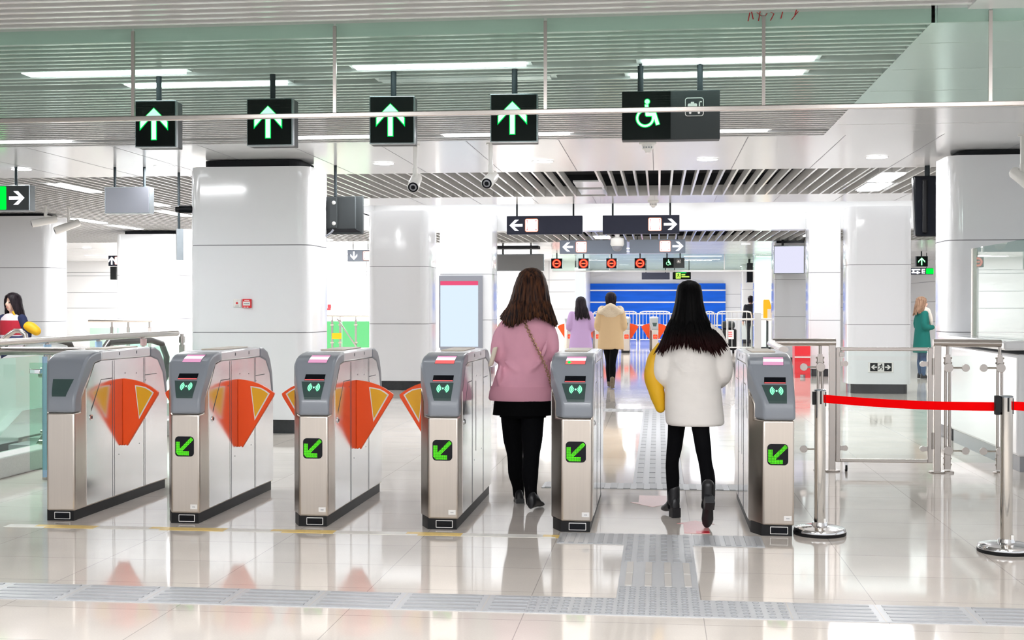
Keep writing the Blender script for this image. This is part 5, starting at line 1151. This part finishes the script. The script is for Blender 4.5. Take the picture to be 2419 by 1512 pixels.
def glyphE(b,x,z,s,mat,y=-.008):
    plate(b,[(x,z),(x+s*.2,z),(x+s*.2,z+s),(x,z+s)],y,.002,mat)
    for t in (0,.4,.8): plate(b,[(x,z+s*t),(x+s*.75,z+s*t),(x+s*.75,z+s*(t+.2)),(x,z+s*(t+.2))],y,.002,mat)
glyphE(b,.12,.03,.135,M['e_white']); 
for k in range(2):
    x0=-.1+.0*k; 
    plate(b,rrect(-.05,.145-.085*k,.26,.04,.01),-.008,.002,M['e_white']); plate(b,rrect(-.12+.12*k,.10-.04*k,.05,.09,.01),-.008,.002,M['e_white'])
plate(b,rrect(.36,h/2,.22,h-.03,.02),-.008,.002,M['e_exit']); b.build('lettering',None,f,smooth=0)
board('blank_sign',-.58,.386,2.37,2.608,45,M['sign_navy'],'plain dark board hanging in front of the blue hoarding',rod=(.15,.85))
r,f,w,h=board('exit_sign',.487,1.114,2.37,2.62,45,M['sign_black'],'far green and lime exit sign beside the plain dark board',rod=(.1,.9))
b=MB(); plate(b,rrect(-.12,h/2,.17,h*.8,.01),-.008,.002,M['e_lime']); man(b,-.12,h/2,.17,-.011,M['sign_black']); 
for k,(x0,x1) in enumerate(((-.01,.12),(-.01,.26))): plate(b,[(x0,.14-.07*k),(x1,.14-.07*k),(x1,.18-.07*k),(x0,.18-.07*k)],-.008,.002,M['e_lime'])
plate(b,rrect(.0,h*.9,w*.5,.02,.004),-.008,.002,M['e_green']); b.build('lettering',None,f,smooth=0)
# far hanging glass screen
r=empty('glass_screen',(0,40.3,2.52),'far hanging glass smoke screen behind the red no-entry signs','glass screen')
jx=[at(x,640,40.3).x for x in (1305,1440,1575,1711,1860)]
for a,c in zip(jx[:-1],jx[1:]): MB().box(a+.01,-.006,.02,c-.01,.006,.53).build('glass_pane',M['glass_screen'],r,smooth=0)
MB().box(jx[0],-.02,-.015,jx[-1],.02,.03).build('bottom_rail',M['satin2'],r,smooth=0)
b=MB()
for x in jx: b.box(x-.012,-.01,.02,x+.012,.01,.53)
b.build('joint_strip',M['satin2'],r,smooth=0)
# blue hoarding
x0,x1=at(1391,700,56).x,at(1714,700,56).x
r=empty('hoarding',((x0+x1)/2,56,0),'wide blue hoarding with white horizontal lines at the far end','hoarding'); w=x1-x0
MB().box(-w/2,0,0,w/2,.08,2.43).build('panel',M['blue'],r,smooth=0)
b=MB()
for z in (at(1500,686,56).z,at(1500,714,56).z,at(1500,741,56).z,at(1500,768,56).z): b.box(-w/2,-.012,z-.03,w/2,0,z+.03)
b.build('rail',M['wall'],r,smooth=0)
# crowd barriers
def barrier(xa,xb,y,label,nb=9,z=1.24,grp='steel crowd barriers at the far end'):
    w=xb-xa; r=empty('crowd_barrier',((xa+xb)/2,y,0),label,'barrier',grp); h=w/2-.03
    b=MB(); b.tube([(-h,0,.12),(-h,0,z-.12),(-h+.03,0,z-.03),(-h+.12,0,z),(h-.12,0,z),(h-.03,0,z-.03),(h,0,z-.12),(h,0,.12)],.022,8); b.cyl((-h,0,.2),(h,0,.2),.018,8); b.build('frame',M['satin2'],r)
    for k in range(nb): MB().cyl((-h+2*h*(k+1)/(nb+1),0,.2),(-h+2*h*(k+1)/(nb+1),0,z),.012,6).build('bar',M['satin2'],r)
    for sx in (-1,1): MB().tube([(sx*h,-.28,.0),(sx*h,-.2,.1),(sx*h,.2,.1),(sx*h,.28,.0)],.02,6).build('foot',M['satin2'],r)
yb=48
for (a,c),l in zip(((1300,1372),(1400,1506),(1509,1585),(1587,1660),(1662,1690)),('steel crowd barrier left of the woman in lilac','steel crowd barrier left of centre, ending between the far orange flaps','steel crowd barrier starting between the far orange flaps','steel crowd barrier behind the white-coated woman','short steel crowd barrier right of the white-coated woman')):
    barrier(at(a,760,yb).x,at(c,760,yb).x,yb,l,max(3,int((c-a)/9)))
barrier(at(1692,760,39).x,at(1778,760,39).x,39,'steel barred fence right of the white-coated woman',6,at(1730,736,39).z)
b=MB(); b.box(at(1715,780,39).x,38.93,.45,at(1733,780,39).x,38.97,.72); tag(b.build('notice',M['whitefilm'],smooth=0),'white notice with red print hung on the barred fence','sign')
b=MB(); 
for k in range(3): b.box(at(1719,780,39).x,38.92,.52+.06*k,at(1729,780,39).x,38.93,.55+.06*k)
o=b.build('print',M['e_scr_red'],bpy.data.objects['notice'],smooth=0)
# equipment behind the fence
r=empty('equipment_box',(at(1720,790,39.6).x,39.4,0),'dark equipment case behind the barred fence','equipment')
MB().box(-.35,0,.1,.25,.5,.75).build('case',M['rubber'],r,smooth=0,bevel=.06,seg=3); MB().box(-.2,.0,.75,.2,.4,.98).build('lid',M['sign_grey'],r,smooth=0,bevel=.08,seg=3)
b=MB(); b.cyl((-.22,-.02,.62),(-.22,.02,.62),.05,12); b.cyl((.0,-.02,.62),(.0,.02,.62),.05,12); b.build('lamp_lens',M['e_white'],r)
for x in (-.25,.15): MB().cyl((x-.03,.1,.06),(x+.03,.1,.06),.06,12).build('wheel',M['rubber'],r)
# railing posts and the yellow case at the right of the fence
r=empty('railing',(at(1790,780,37).x,37,0),'steel and glass railing in front of the distant column, with a thick square post','railing','far railings')
MB().box(-.09,-.05,0,.09,.05,1.25).build('gate_post',M['satin2'],r,smooth=0); MB().tube([(-.9,0,1.06),(1.0,0,1.06)],.03,10).build('handrail',M['satin2'],r); MB().box(.12,-.006,.1,.9,.006,.95).build('glass_pane',M['glass'],r,smooth=0); MB().box(-.5,-.006,.1,-.12,.006,.95).build('glass_pane',M['glass'],r,smooth=0)
MB().cyl((.85,0,0),(.85,0,1.06),.03,10).build('post',M['satin2'],r); MB().cyl((-.85,0,0),(-.85,0,1.06),.03,10).build('post',M['satin2'],r)
r=empty('information_case',(at(1813,735,38.5).x,38.5,0),'orange and tan case on a stand, behind the railing left of the pale monitor','display case')
MB().prism([(-.115,0,1.02),(.11,0,1.02),(.11,0,1.45),(.05,0,1.63),(-.10,0,1.63),(-.115,0,1.6)],(0,.12,0)).build('case',M['yellow'],r,smooth=0); MB().box(.0,-.01,1.0,.10,.0,1.35).build('front_plate',M['top_pad'],r,smooth=0); MB().box(-.03,.03,0,.03,.09,1.03).build('stand',M['sign_grey'],r,smooth=0)
# red barrier block
r=empty('red_barrier',(at(1885,840,26.9).x,26.0,0),'red plastic barrier block with white line, behind the railing on the right','barrier')
MB().prism([(-.16,0,.06),(.15,0,.06),(.15,0,.74),(-.12,0,.76),(-.16,0,.70)],(0,.45,0)).build('block',M['red'],r,smooth=0,bevel=.02); MB().box(-.16,-.008,.40,.15,0,.425).build('stripe',M['whitefilm'],r,smooth=0)
for x in (-.1,.1): MB().box(x-.05,-.0,0,x+.05,.4,.07).build('foot',M['red'],r,smooth=0)
# lit advertising pillar
r=empty('advert_pillar',((at(1358,680,42).x+at(1381,680,42).x)/2,42,0),'tall blue-white lit advert pillar left of the blue hoarding','advert pillar')
w=at(1381,680,42).x-at(1358,680,42).x; MB().box(-w/2,0,0,w/2,.5,at(1370,632,42).z).build('cabinet',M['wall'],r,smooth=0)
MB().box(-w/2+.02,-.01,.3,w/2-.02,0,at(1370,640,42).z).build('lit_face',M['e_pillar'],r,smooth=0)

# ================================================================== LIGHT, CAMERA
w=bpy.data.worlds.new('hall_ambient'); scene.world=w; w.use_nodes=True
w.node_tree.nodes['Background'].inputs[0].default_value=(.93,.96,1.0,1); w.node_tree.nodes['Background'].inputs[1].default_value=.85
def area(name,x,y,z,sx,sy,power,col=(.97,.985,1.0)):
    l=bpy.data.lights.new(name,'AREA'); l.shape='RECTANGLE'; l.size=sx; l.size_y=sy; l.energy=power; l.color=col
    o=bpy.data.objects.new(name,l); COL.objects.link(o); o.location=(x,y,z); return o
for x,y in ((-3.2,3.0),(-.5,3.0),(2.4,3.0),(-3.2,-.5),(-.5,-.5),(2.4,-.5)): area('ceiling_fill',x,y,3.08,1.2,.3,105)  # added fill under the unseen near-ceiling fittings, brightens the foreground
for x,y in ((-14,24),(-14,32),(-14,40),(-12,40),(-8,40),(-9,25),(-3.5,42),(3.5,40),(0,49),(3.5,52),(-6.3,10.5),(-8.45,21.9),(-10.85,24.5),(2.9,17.5),(-8.5,29),(-9,36),(-2,36),(1.5,36),(-1,42),(1.5,47),(-1,52),(6,36),(6.5,24)): area('ceiling_fill',x,y,3.03,1.2,.4,90 if x>-7 else 125)  # fill lamps added to brighten the far and left hall; few match a fitting
for x in (-18,-15,-12,-9,-6.5,-4): area('ceiling_fill',x,42.3,3.02,1.5,.5,110)  # wash lamps added to brighten the far left wall
for x,y in ((-11,18.5),(-10.5,13),(-7.5,12)): area('ceiling_fill',x,y,3.02,1.2,.2,40)  # extra fill added to brighten the left column fronts
for x in (-7.56,-5.74,-3.13,-1.3,.54,2.38): area('down_light',x,14.5,3.04,.19,.19,40)
cam=bpy.data.cameras.new('camera'); co=bpy.data.objects.new('camera',cam); COL.objects.link(co)
cam.sensor_width=36; cam.sensor_fit='HORIZONTAL'; cam.lens=F_PX*36/IW; cam.clip_end=200
co.location=CAM; co.rotation_euler=(PI/2+PIT,0,YAW); scene.camera=co
scene.view_settings.view_transform='Standard'; scene.view_settings.look='None'; scene.view_settings.gamma=1; scene.view_settings.exposure=0.2; scene.view_settings.use_curve_mapping=False
scene.cycles.max_bounces=9; scene.cycles.diffuse_bounces=4; scene.cycles.glossy_bounces=5; scene.cycles.adaptive_threshold=.1; scene.cycles.adaptive_min_samples=16; scene.cycles.transparent_max_bounces=24
scene.cycles.use_denoising=True; scene.cycles.sample_clamp_indirect=6.0; scene.cycles.use_adaptive_sampling=True
bpy.context.view_layer.update()
